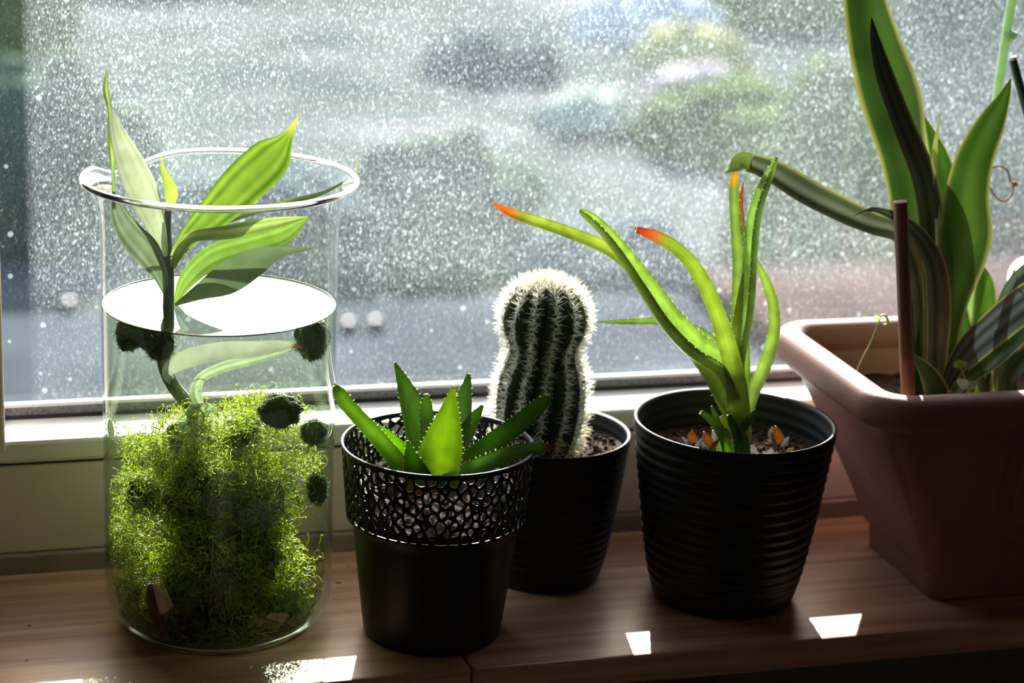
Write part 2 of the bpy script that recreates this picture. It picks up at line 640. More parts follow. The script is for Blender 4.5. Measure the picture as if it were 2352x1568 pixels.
# ------------------------------------------------------------------ garden
GZ = -2.7
M['lawn'] = garden_mat('garden_ground', (0.045, 0.068, 0.068), (0.095, 0.12, 0.11), (0.20, 0.21, 0.22), 0.55)
structure(obj('ground', [(-60, 1.0, GZ), (90, 1.0, GZ), (90, 140, GZ), (-60, 140, GZ)], [(0, 1, 2, 3)], M['lawn'], smooth=False))
e0 = at_z(960, 690, -1.0)
structure(boxes('terrace_slab', [(-4, 9, 0.45, e0[1], -1.15, -1.0)], M['roof']))
M['parapet'] = plain('parapet_boards', (0.066, 0.050, 0.047), rough=1.0, spec=0.0, var=0.4, scale=3.0)
q0, q1 = at_z(1560, 655, -1.0), at_z(2420, 600, -1.0)
tag(boxes('parapet', [(q0[0], q1[0], e0[1] - 0.9, e0[1], -1.0, -0.93)], M['parapet'], org=(q0[0], e0[1], -1.0)),
    'reddish brown low parapet outside behind the planter, blurred', 'parapet')


def shrub(px, py, dist_y, w, h, cols, label, scale=3.0, seed=0):
    c = at(px, py, dist_y)
    bm = bmesh.new()
    bmesh.ops.create_icosphere(bm, subdivisions=4, radius=1.0)
    for v in bm.verts:
        n = noise.noise(v.co * 2.2 + Vector((seed, 3, 1))) * 0.32 + noise.noise(v.co * 6 + Vector((seed, 9, 1))) * 0.16
        v.co *= 1 + n
    V = np.array([v.co[:] for v in bm.verts]) * np.array([w / 2, w / 2, h / 2]) + c
    F = [tuple(x.index for x in f.verts) for f in bm.faces]
    bm.free()
    o = obj('garden_shrub', V, F, garden_mat('shrub_leaves', *cols, scale), org=(c[0], c[1], c[2] - h / 2))
    tag(o, label, 'shrub', 'blurred garden shrubs')
    return o


G1 = ((0.06, 0.095, 0.075), (0.10, 0.145, 0.105), (0.17, 0.22, 0.16))
G2 = ((0.04, 0.07, 0.03), (0.12, 0.18, 0.06), (0.28, 0.34, 0.14))
G3 = ((0.07, 0.10, 0.11), (0.10, 0.135, 0.14), (0.16, 0.20, 0.20))
BL = ((0.30, 0.36, 0.44), (0.45, 0.52, 0.60), (0.62, 0.68, 0.74))
YE = ((0.22, 0.24, 0.08), (0.42, 0.42, 0.18), (0.58, 0.56, 0.30))
PK = ((0.30, 0.26, 0.30), (0.48, 0.43, 0.47), (0.62, 0.58, 0.62))
WH = ((0.25, 0.30, 0.26), (0.42, 0.48, 0.42), (0.6, 0.64, 0.6))
shrub(1490, 85, 20, 1.6, 1.1, BL, 'pale blue blurred shrub in the garden at the top of the window', 2, 1)
shrub(1590, 150, 18, 1.1, 0.8, YE, 'yellowish blurred shrub in the garden below the pale blue one', 3, 2)
shrub(1600, 215, 16, 0.9, 0.5, PK, 'pinkish white blurred shrub in the garden below the yellowish one', 3, 3)
shrub(1345, 280, 15, 0.8, 0.5, WH, 'whitish green blurred shrub in the garden above the cactus', 3, 4)
shrub(1680, 320, 14, 1.5, 0.9, G2, 'light green blurred shrub in the garden behind the long arching leaf', 3, 5)
shrub(1820, 80, 22, 3.6, 3.0, G2, 'tall pale green blurred shrub beside the corn plant leaves', 2, 6)
shrub(30, 90, 18, 1.1, 3.2, G2, 'olive green blurred shrub in the garden at the left window edge', 2, 7)
shrub(330, 60, 24, 3.0, 2.6, G2, 'soft green blurred shrub in the garden above the beaker plant', 2, 8)
shrub(100, 420, 12, 1.5, 1.5, G1, 'dark grey green blurred shrub left of the glass beaker', 3, 9)
shrub(860, 120, 31, 4.0, 2.0, G1, 'wide dark green blurred shrub in the garden right of the beaker top', 2, 10)
shrub(1010, 500, 9.5, 1.0, 0.9, G1, 'dark green blurred shrub left of the aloe leaf with orange tip', 3, 11)
shrub(1110, 280, 17.5, 1.5, 1.6, G3, 'bluish dark blurred shrub in the garden centre', 3, 12)
shrub(1400, 640, 7.0, 0.8, 0.5, G3, 'low bluish dark blurred shrub just right of the cactus top', 4, 13)
shrub(1900, 440, 10, 1.2, 1.4, G2, 'bright green blurred shrub under the long arching leaf', 3, 14)
shrub(2280, 330, 12, 2.0, 2.4, G1, 'deep green blurred shrub behind the pale cane', 3, 15)
shrub(600, 560, 7.5, 1.0, 0.7, G3, 'grey green blurred shrub seen through the beaker glass', 3, 16)

M['glint'] = plain('glint_metal', (0.05, 0.05, 0.055), rough=0.40, spec=0.5, var=0.05, metallic=1.0)  # for small beads added outside to give out-of-focus glints
for px, py, lb in ((155, 700, 'bead added outside for its glint, blurred to a pale disc left of the beaker'),
                   (800, 748, 'bead added outside for its glint, blurred to a pale disc close to the beaker'),
                   (862, 744, 'bead added outside for its glint, second blurred disc right of the beaker')):
    c = at_z(px, py, -0.985)
    bm = bmesh.new()
    bmesh.ops.create_icosphere(bm, subdivisions=3, radius=0.022)
    PV = np.array([v.co[:] for v in bm.verts]) * np.array([1.2, 1.0, 0.75]) * np.array([[1 + 0.12 * noise.noise(v.co * 60)] for v in bm.verts]) + c
    PF = [tuple(q.index for q in f.verts) for f in bm.faces]
    bm.free()
    tag(obj('glint_bead', PV, PF, M['glint'], org=(c[0], c[1], -1.0)), lb, 'glint_bead', 'beads added for blurred glints')

# ================================================================== LEAVES
def leaf(name, parent, mat, pts, w, colf, twist=0.0, cup=0.25, fold=0.0, thick=0.0, seg=26, nc=8,
         teeth=None, wave=0.0, label=None):
    """pts: (px,py,Y) along the midrib; w: widths in px at those points."""
    P = [at(*q) for q in pts]
    d = [np.linalg.norm(p - CAM) for p in P]
    wm = [x * dd / FPX for x, dd in zip(w, d)]
    tw = list(twist) if isinstance(twist, (list, tuple)) else [twist] * len(P)
    A = cat_rom([list(p) + [x, t] for p, x, t in zip(P, wm, tw)], seg + 1)
    C, Wd, TW = A[:, :3], np.maximum(A[:, 3], 0.0002), np.radians(A[:, 4])
    T = np.gradient(C, axis=0)
    T /= np.linalg.norm(T, axis=1)[:, None]
    V, K = [], []
    E1, E2, SD = [], [], []
    ring = nc + 1
    for i in range(seg + 1):
        v = i / seg
        n = CAM - C[i]
        n -= T[i] * (n @ T[i])
        n /= np.linalg.norm(n)
        s = np.cross(T[i], n)
        c_, s_ = math.cos(TW[i]), math.sin(TW[i])
        n, s = c_ * n + s_ * s, c_ * s - s_ * n
        hw = Wd[i] / 2
        rows = []
        for j in range(ring):
            u = -1 + 2 * j / nc
            p = C[i] + s * u * hw + n * hw * (cup * (u * u - 0.4) + fold * (abs(u) - 0.5))
            if wave: p = p + n * hw * wave * math.sin(v * 9 + u * 2.0) * abs(u)
            rows.append((u, p))
        E1.append(rows[0][1]); E2.append(rows[-1][1]); SD.append(s)
        if thick:
            th = thick * min(1.0, hw / 0.003 + 0.15)
            for u, p in rows:
                V.append(p + n * th * 0.25 * (1 - u * u)); K.append(colf(u, v))
            for u, p in reversed(rows[1:-1]):
                V.append(p - n * th * (1 - u * u) ** 0.7); K.append(colf(u, v))
        else:
            for u, p in rows:
                V.append(p); K.append(colf(u, v))
    F = []
    if thick:
        m = 2 * nc
        for i in range(seg):
            for j in range(m):
                k = (j + 1) % m
                F.append((i * m + j, i * m + k, (i + 1) * m + k, (i + 1) * m + j))
        F.append(tuple(range(m)))
        F.append(tuple(range(seg * m + m - 1, seg * m - 1, -1)))
    else:
        for i in range(seg):
            for j in range(nc):
                F.append((i * ring + j, i * ring + j + 1, (i + 1) * ring + j + 1, (i + 1) * ring + j))
    o = obj(name, V, F, mat, parent, col=np.clip(np.array(K), 0, 1))
    if label: o['label'] = label
    if teeth:
        step, ht = teeth
        TV, TF = [], []
        for E, sg in ((np.array(E1), -1), (np.array(E2), 1)):
            L = np.r_[0, np.cumsum(np.linalg.norm(np.diff(E, axis=0), axis=1))]
            x = step * 0.5
            while x < L[-1] - 0.0008:
                k = min(np.searchsorted(L, x), seg)
                p = np.array([np.interp(x, L, E[:, a]) for a in range(3)])
                t, s = T[k], SD[k] * sg
                h = ht * (0.6 + 0.6 * random.random()) * min(1.0, 0.35 + Wd[k] / 0.008)
                b = h * 0.42
                nn = np.cross(t, s)
                p = p - s * h * 0.15
                base = [p - t * b, p + nn * b * 0.5, p + t * b, p - nn * b * 0.5]
                tip = p + s * h + t * h * 0.35
                i0 = len(TV)
                TV += base + [tip]
                TF += [(i0, i0 + 1, i0 + 4), (i0 + 1, i0 + 2, i0 + 4), (i0 + 2, i0 + 3, i0 + 4), (i0 + 3, i0, i0 + 4)]
                x += step * (0.75 + 0.5 * random.random())
        te = obj('leaf_teeth', TV, TF, M['tooth'], o, smooth=False)
        te['kind'] = 'stuff'
        te['label'] = 'pale teeth along the leaf edge'
    return o


def mixc(a, b, t):
    t = min(max(t, 0), 1)
    return tuple(x * (1 - t) + y * t for x, y in zip(a, b))


def striped(dark, light, n=5.0, ph=0.0, edge=None, tip=None):
    def f(u, v):
        c = mixc(dark, light, 0.5 + 0.5 * math.sin(u * n * math.pi + ph))
        if edge and abs(u) > 0.86: c = edge
        if tip and v > 0.88: c = mixc(c, tip, (v - 0.88) / 0.10)
        return c
    return f


def flat(c, tip=None, t0=0.88, base=None, edge=None):
    def f(u, v):
        k = mixc(c, tuple(x * 0.82 for x in c), abs(math.sin(u * 5.0)) * 0.6)
        if edge and abs(u) > 0.93: k = edge
        if tip and v > t0: k = mixc(k, tip, (v - t0) / max(1e-3, (1 - t0) * 0.5))
        if base and v < 0.3: k = mixc(base, k, v / 0.3)
        return k
    return f


# ================================================================== GLASS BEAKER
BX, BY = 0.0, 0.1015
RO = 0.0674


def spout(r, z, t, i=0):
    dz = (z - 0.235) / 0.035
    if dz <= 0: return r, z
    a = (t - math.radians(128) + math.pi) % (2 * math.pi) - math.pi
    g = math.exp(-(a / math.radians(17)) ** 2)
    sh = math.exp(-(abs(a) - math.radians(36)) ** 2 / (2 * math.radians(10) ** 2))
    return r + dz * (0.005 * g - 0.0012 * sh), z - dz * (0.0105 * g)


beaker = thing('glass_beaker', (BX, BY, 0), 'tall clear glass beaker with flared rim and pouring spout', 'beaker')
prof = [(0.002, 0.0012), (0.035, 0.001), (0.052, 0.0016), (0.060, 0.0045), (0.0645, 0.010), (0.0668, 0.018), (RO, 0.03)]
prof += [(RO, z) for z in np.linspace(0.05, 0.235, 12)]
prof += [(RO + 0.0003, 0.243), (RO + 0.0012, 0.250), (RO + 0.0030, 0.2570), (RO + 0.0055, 0.2625), (RO + 0.0080, 0.2665), (RO + 0.0093, 0.2682)]
V, F = lathe_vf(prof, BX, BY, 128, spout)
obj('glass_wall', V, F, M['beaker'], beaker)
ring = []
for t in np.linspace(0, 2 * np.pi, 161):
    r, z = spout(RO + 0.0098, 0.2690, t)
    ring.append((BX + r * math.cos(t), BY + r * math.sin(t), z))
V, F = tube_vf(ring, 0.0019, 12, False)
obj('rim', V, F, M['rimglass'], beaker)
V, F = tube_vf([(BX + 0.055 * math.cos(t), BY + 0.055 * math.sin(t), 0.0022) for t in np.linspace(0, 2 * np.pi, 97)], 0.0018, 8, False)
obj('base_ring', V, F, M['rimglass'], beaker)


# printed emblem on the glass: an oval with a ring of little marks
def on_glass(a, z, r=RO + 0.0003):
    return (BX + r * math.cos(a), BY + r * math.sin(a), z)


EA, EZ = None, None
_e = at(254, 972, BY - 0.02)
EA = math.atan2(_e[1] - BY, _e[0] - BX)
# find the angle on the cylinder that projects to px 254
best = 1e9
for a in np.linspace(math.radians(170), math.radians(260), 400):
    for zc in (0.123, 0.126, 0.129, 0.132, 0.135):
        p = np.array(on_glass(a, zc)) - CAM
        d = p @ FW
        q = (W / 2 + FPX * (p @ RT) / d, H / 2 - FPX * (p @ UP) / d)
        e = abs(q[0] - 254) + abs(q[1] - 982)
        if e < best: best, EA, EZ = e, a, zc
PV, PF = [], []
c0 = len(PV); PV.append(on_glass(EA, EZ))
for k in range(28):
    t = 2 * math.pi * k / 28
    PV.append(on_glass(EA + 0.0052 * math.cos(t) / RO, EZ + 0.0056 * math.sin(t)))
PF += [(c0, c0 + 1 + k, c0 + 1 + (k + 1) % 28) for k in range(28)]
for k in range(13):
    t = math.radians(-40 + 260 * k / 12)
    r0, r1, hw = 0.0070, 0.0094 + 0.0006 * (k % 3), 0.0006
    cs, sn = math.cos(t), math.sin(t)
    i0 = len(PV)
    for rr, ww in ((r0, -hw), (r0, hw), (r1, hw), (r1, -hw)):
        PV.append(on_glass(EA + (rr * cs - ww * sn) / RO, EZ + rr * sn + ww * cs))
    PF.append((i0, i0 + 1, i0 + 2, i0 + 3))
o = obj('printed_emblem', PV, PF, M['print'], beaker, smooth=False)
o['label'] = 'grey-green sun-like emblem printed on the glass'

# water
WZ = 0.1953
water = thing('water', (BX, BY, 0.003), 'clear greenish water filling most of the glass beaker', 'water')
RW = 0.0664
wp = [(0.002, 0.0032), (0.034, 0.003), (0.051, 0.0036), (0.0585, 0.0062), (0.0632, 0.0115), (0.0656, 0.019), (RW, 0.03)]
wp += [(RW, z) for z in np.linspace(0.05, WZ - 0.0004, 8)]
V, F = lathe_vf(wp, BX, BY, 96)
obj('water_body', V, F, M['waterside'], water)
sp_ = [(0.0005, WZ)] + [(r, WZ) for r in np.linspace(0.01, RW - 0.003, 7)] + [(RW - 0.001, WZ + 0.0003), (RW, WZ + 0.0011)]
V, F = lathe_vf(sp_, BX, BY, 96)
obj('water_surface', V, F, M['water'], water)
V, F = tube_vf([(BX + RW * math.cos(t), BY + RW * math.sin(t), WZ + 0.0004) for t in np.linspace(0, 2 * np.pi, 129)], 0.00045, 6, False)
M['menis'] = plain('water_edge', (0.03, 0.04, 0.02), rough=0.1, spec=0.6)
obj('water_edge', V, F, M['menis'], water)

# cutting standing in the beaker
cut = thing('dracaena_cutting', at(440, 940, BY), 'striped leafy dracaena cutting standing in the water of the glass beaker', 'plant')
GS = ((0.055, 0.12, 0.02), (0.26, 0.36, 0.15))
stem_p = [at(387, 470, BY), at(384, 530, BY), at(388, 620, BY), at(387, 700, BY), at(384, 765, BY - 0.002), at(376, 830, BY), at(398, 885, BY), at(440, 940, BY), at(470, 1010, BY)]
P = cat_rom(stem_p, 40)
V, F = tube_vf(P, np.interp(np.linspace(0, 1, 40), [0, 0.3, 0.6, 1], [0.0019, 0.0030, 0.0040, 0.0042]), 10)
cc = np.array([mixc((0.035, 0.05, 0.02), (0.16, 0.22, 0.12), i / 40) for i in range(40) for _ in range(10)])
obj('stem', V, F, M['stem'], cut, col=cc)
b = BY
leaf('leaf', cut, M['dracaena'], [(378, 590, b - .004), (362, 530, b - .012), (330, 450, b - .02), (295, 370, b - .025), (268, 300, b - .025), (258, 250, b - .022)],
     [16, 40, 72, 64, 34, 2], striped((0.18, 0.27, 0.10), (0.46, 0.50, 0.36), 4.2), twist=12, cup=0.25, label='broad leaf with white and green stripes')
leaf('leaf', cut, M['dracaena'], [(262, 470, b - .02), (258, 400, b - .02), (254, 320, b - .018), (250, 250, b - .016), (242, 205, b - .014), (246, 158, b - .012)],
     [12, 16, 18, 15, 14, 1], striped((0.08, 0.16, 0.03), (0.30, 0.42, 0.10), 1.5), twist=[40, 60, 20, 50, 10, 30], cup=0.5, label='thin twisted leaf tip')
leaf('leaf', cut, M['dracaena'], [(382, 682, b), (368, 630, b - .008), (335, 575, b - .016), (300, 535, b - .022), (274, 490, b - .024), (262, 440, b - .022)],
     [6, 38, 66, 62, 40, 8], striped((0.06, 0.10, 0.04), (0.18, 0.24, 0.14), 3.5), twist=-15, cup=0.3)
leaf('leaf', cut, M['dracaena'], [(390, 475, b), (393, 448, b - .002), (386, 420, b - .003), (374, 388, b - .004), (369, 352, b - .004)],
     [12, 30, 26, 11, 1], flat((0.34, 0.46, 0.07)), twist=10, cup=0.3, label='small young leaf at the top of the stem')
leaf('leaf', cut, M['dracaena'], [(395, 615, b), (425, 555, b - .004), (490, 490, b - .008), (560, 420, b - .010), (625, 358, b - .008), (657, 318, b - .006), (686, 266, b - .004)],
     [10, 40, 76, 100, 92, 32, 1], striped((0.045, 0.13, 0.008), (0.21, 0.33, 0.03), 4.5, tip=(0.5, 0.5, 0.08)), twist=8, cup=0.22, label='large green leaf rising over the rim to the right')
leaf('leaf', cut, M['dracaena'], [(397, 620, b), (408, 575, b - .012), (440, 540, b - .022), (530, 528, b - .030), (620, 512, b - .03), (708, 498, b - .026)],
     [8, 30, 36, 40, 30, 2], striped((0.16, 0.30, 0.03), (0.42, 0.52, 0.16), 2.0), twist=[0, 20, 45, 35, 20, 10], cup=0.35, fold=0.3)
leaf('leaf', cut, M['dracaena'], [(400, 700, b + .004), (432, 640, b + .006), (490, 590, b + .01), (570, 565, b + .014), (650, 540, b + .018), (708, 500, b + .02)],
     [6, 40, 56, 56, 50, 4], striped((0.13, 0.27, 0.03), (0.28, 0.44, 0.07), 3.0), twist=-12, cup=0.25)
leaf('leaf', cut, M['dracaena'], [(402, 700, b - .004), (455, 672, b - .012), (520, 640, b - .02), (585, 600, b - .026), (650, 578, b - .03), (735, 568, b - .034)],
     [6, 34, 72, 66, 24, 1], striped((0.05, 0.09, 0.03), (0.14, 0.20, 0.09), 4.0), twist=10, cup=0.25)
leaf('leaf', cut, M['dracaena'], [(395, 560, b), (520, 505, b + .02), (650, 465, b + .02), (745, 440, b + .015), (802, 408, b + .01), (820, 390, b + .01), (822, 362, b + .01)],
     [6, 22, 24, 14, 6, 4, 1], striped((0.06, 0.11, 0.03), (0.18, 0.24, 0.08), 2.0, tip=(0.5, 0.42, 0.06)), twist=55, cup=0.4, label='narrow leaf whose yellow tip hangs over the rim')
leaf('leaf', cut, M['dracaena'], [(400, 885, b), (386, 855, b - .012), (420, 826, b - .02), (500, 806, b - .026), (590, 800, b - .026), (660, 792, b - .022), (700, 800, b - .018)],
     [10, 30, 44, 46, 38, 20, 2], striped((0.17, 0.22, 0.14), (0.44, 0.48, 0.40), 4.0, tip=(0.45, 0.22, 0.1)), twist=20, cup=0.3, label='pale leaf under water')
leaf('leaf', cut, M['dracaena'], [(468, 950, b), (448, 905, b - .006), (460, 868, b - .01), (510, 842, b - .014), (590, 822, b - .014), (680, 800, b - .008)],
     [16, 34, 26, 28, 26, 4], striped((0.20, 0.28, 0.16), (0.38, 0.46, 0.32), 2.0), twist=30, cup=0.3, label='pale leaf under water')
leaf('leaf', cut, M['dracaena'], [(418, 990, b - .02), (436, 962, b - .024), (460, 945, b - .026), (498, 930, b - .026)],
     [26, 46, 40, 2], striped((0.26, 0.38, 0.20), (0.42, 0.52, 0.34), 3), twist=10, cup=0.08, label='short torn leaf above the moss')

# moss: uncountable strands
blobs = [(330, 1030, -.02, 55, 1.0), (420, 1000, .0, 70, 1.1), (470, 985, -.03, 55, 1), (560, 985, .01, 75, 1.1), (590, 950, -.02, 55, .9), (660, 960, .02, 60, .8),
         (450, 1120, -.02, 110, 2.8), (580, 1150, -.015, 110, 2.8), (500, 1200, .02, 120, 2.2), (330, 1130, -.01, 70, 1.2), (690, 1060, .0, 50, .7), (300, 1250, -.01, 60, 1.0),
         (300, 1180, .02, 55, .8), (480, 1270, -.03, 120, 2.6), (600, 1270, -.02, 90, 1.6), (690, 1290, .0, 50, .6), (670, 1340, -.02, 65, .9), (360, 1370, -.02, 100, 2.6),
         (500, 1400, -.02, 130, 3.0), (640, 1420, -.01, 90, 2.0), (300, 1430, .0, 60, 1.8), (420, 1460, .02, 110, 2.0), (590, 1450, .03, 110, 2.0), (520, 1060, .02, 120, 1.6)]
NS = 30000
wts = np.array([q[4] * q[3] ** 1.6 for q in blobs])
ids = RNG.choice(len(blobs), NS, p=wts / wts.sum())
Cn = np.array([at(q[0], q[1], BY + q[2]) for q in blobs])
Rd = np.array([q[3] * 0.000262 for q in blobs])
K = 8
g = RNG.normal(size=(NS, 3))
g /= np.linalg.norm(g, axis=1)[:, None]
start = Cn[ids] + g * (Rd[ids] * RNG.random(NS) ** 0.45)[:, None]
Pm = np.empty((NS, K, 3))
Pm[:, 0] = start
dirv = RNG.normal(size=(NS, 3)) + g * 0.6 + np.array([0, 0, 0.25])
dirv /= np.linalg.norm(dirv, axis=1)[:, None]
curl = RNG.normal(size=(NS, 3)) * 0.45
stp = RNG.uniform(0.0007, 0.0025, NS)
for k in range(1, K):
    dirv = dirv + np.cross(curl, dirv) + RNG.normal(size=(NS, 3)) * 0.28
    dirv /= np.linalg.norm(dirv, axis=1)[:, None]
    Pm[:, k] = Pm[:, k - 1] + dirv * stp[:, None]
rad_xy = np.hypot(Pm[..., 0] - BX, Pm[..., 1] - BY)
lim = np.clip(0.0645 - np.maximum(0, 0.022 - Pm[..., 2]) * 0.6, 0.03, 1)
sc = np.minimum(1, lim / np.maximum(rad_xy, 1e-6))
Pm[..., 0] = BX + (Pm[..., 0] - BX) * sc
Pm[..., 1] = BY + (Pm[..., 1] - BY) * sc
Pm[..., 2] = np.clip(Pm[..., 2], 0.0055, 0.188)
rr = RNG.uniform(0.00014, 0.00034, NS)[:, None] * np.linspace(1.0, 0.5, K)[None, :]
MV, MF = strands_vf(Pm, rr)
cA, cB = np.array([0.52, 0.56, 0.025]), np.array([0.09, 0.17, 0.010])
mixr = RNG.random(NS)[:, None]
cs = cA * (1 - mixr) + cB * mixr
mc = np.repeat(cs, K * 3, axis=0)
# leaflets along the strands
SEL = Pm[:, 1::2].reshape(-1, 3)
n_l = len(SEL)
dl = RNG.normal(size=(n_l, 3)); dl /= np.linalg.norm(dl, axis=1)[:, None]
el = np.cross(dl, RNG.normal(size=(n_l, 3))); el /= np.linalg.norm(el, axis=1)[:, None]
ll = RNG.uniform(0.0007, 0.0016, n_l)[:, None]
tri = np.stack([SEL + el * 0.00028, SEL - el * 0.00028, SEL + dl * ll], 1).reshape(-1, 3)
lr = np.hypot(tri[:, 0] - BX, tri[:, 1] - BY)
s2 = np.minimum(1, 0.0652 / np.maximum(lr, 1e-6))
tri[:, 0] = BX + (tri[:, 0] - BX) * s2
tri[:, 1] = BY + (tri[:, 1] - BY) * s2
tri[:, 2] = np.maximum(tri[:, 2], 0.0045)
MF3 = np.concatenate([MF[:, [0, 1, 2]], MF[:, [0, 2, 3]], np.arange(len(tri)).reshape(-1, 3) + len(MV)])
lc = np.repeat(np.repeat(cs, 4, axis=0), 3, axis=0)
# lumps added in the clumps, inner shade put into their dark green
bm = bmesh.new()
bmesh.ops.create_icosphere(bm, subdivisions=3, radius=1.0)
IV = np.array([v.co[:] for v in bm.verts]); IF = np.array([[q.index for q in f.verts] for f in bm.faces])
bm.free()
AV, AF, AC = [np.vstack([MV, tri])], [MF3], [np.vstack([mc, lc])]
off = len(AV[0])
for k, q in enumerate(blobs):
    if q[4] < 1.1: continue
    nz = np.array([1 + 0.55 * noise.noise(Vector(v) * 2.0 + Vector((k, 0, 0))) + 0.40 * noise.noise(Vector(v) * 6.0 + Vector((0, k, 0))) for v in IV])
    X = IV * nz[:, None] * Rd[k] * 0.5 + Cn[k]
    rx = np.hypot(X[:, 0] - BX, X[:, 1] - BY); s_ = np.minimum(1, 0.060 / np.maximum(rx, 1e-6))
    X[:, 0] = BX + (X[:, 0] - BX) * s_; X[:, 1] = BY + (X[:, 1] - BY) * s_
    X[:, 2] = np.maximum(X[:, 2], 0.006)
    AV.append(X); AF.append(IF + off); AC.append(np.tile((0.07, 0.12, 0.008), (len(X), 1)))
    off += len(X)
o = obj('java_moss', np.vstack(AV), np.vstack(AF), M['moss'], org=(BX, BY, 0.005), col=np.vstack(AC))
tag(o, 'tangled bright green moss filling the lower half of the beaker', 'moss', kind='stuff')


def moss_ball(px, py, dy, wpx, hpx, label, lobes=1):
    c = at(px, py, BY + dy)
    k = 0.000262
    t = thing('moss_ball', c - np.array([0, 0, hpx * k / 2]), label, 'moss ball', 'dark moss balls in the beaker')
    bm = bmesh.new()
    bmesh.ops.create_icosphere(bm, subdivisions=4, radius=1.0)
    V = []
    for v in bm.verts:
        n = 1 + 0.18 * noise.noise(v.co * 2.3 + Vector((px, py, 0)) * 0.1) + 0.10 * noise.noise(v.co * 7)
        x = v.co * n
        if lobes == 2 and v.co.z < 0: x = Vector((x.x, x.y, x.z * (0.55 + 0.55 * abs(math.sin(2.2 * v.co.x)))))
        V.append((c[0] + x.x * wpx * k / 2, c[1] + x.y * min(wpx, hpx) * k / 2, c[2] + x.z * hpx * k / 2))
    F = [tuple(q.index for q in f.verts) for f in bm.faces]
    bm.free()
    V = np.array(V)
    rxy = np.hypot(V[:, 0] - BX, V[:, 1] - BY); s = np.minimum(1, 0.0645 / np.maximum(rxy, 1e-6))
    V[:, 0] = BX + (V[:, 0] - BX) * s; V[:, 1] = BY + (V[:, 1] - BY) * s
    V[:, 2] = np.minimum(V[:, 2], WZ - 0.0008)
    obj('ball_core', V, F, M['ball'], t, col=np.tile((0.03, 0.075, 0.008), (len(V), 1)))
    N_ = 1600
    i = RNG.integers(0, len(V), N_)
    d = V[i] - c
    d /= np.linalg.norm(d, axis=1)[:, None]
    d = d + RNG.normal(size=(N_, 3)) * 0.5
    st = RNG.uniform(0.0006, 0.0016, N_)[:, None]
    Q = np.stack([V[i] + d * st * a for a in (0, 0.5, 1.0)], 1)
    Q[..., 2] = np.minimum(Q[..., 2], WZ - 0.0005)
    hv, hf = strands_vf(Q, np.tile([0.00012, 0.0001, 0.00005], (N_, 1)))
    o = obj('fuzz', hv, hf, M['ball'], t, col=np.tile((0.14, 0.24, 0.015), (len(hv), 1)))
    o['kind'] = 'stuff'


moss_ball(318, 768, -.022, 95, 80, 'two-lobed dark moss ball floating under the water at left of the stem', 2)
moss_ball(368, 790, -.020, 60, 70, 'small dark moss ball touching the stem just under the water', 1)
moss_ball(718, 778, -.012, 75, 95, 'dark moss ball hanging under the water at the right glass wall', 1)
moss_ball(645, 943, -.035, 92, 74, 'egg-shaped dark moss ball resting on top of the bright moss', 1)
moss_ball(722, 992, -.012, 58, 56, 'dark moss ball against the right glass wall at half height', 1)
moss_ball(728, 1122, -.010, 46, 70, 'dark moss ball against the right glass wall lower down', 1)
V, F = tube_vf(cat_rom([at(345, 1340, BY - .046), at(362, 1400, BY - .047), at(375, 1450, BY - .046)], 12), [0.002, 0.003, 0.004, 0.0045, 0.005, 0.005, 0.005, 0.005, 0.0045, 0.004, 0.003, 0.002], 10)
tag(obj('brown_root', V, F, M['wood_bit'], org=at(375, 1450, BY - .055)), 'short reddish brown root piece behind the glass near the beaker base', 'root')


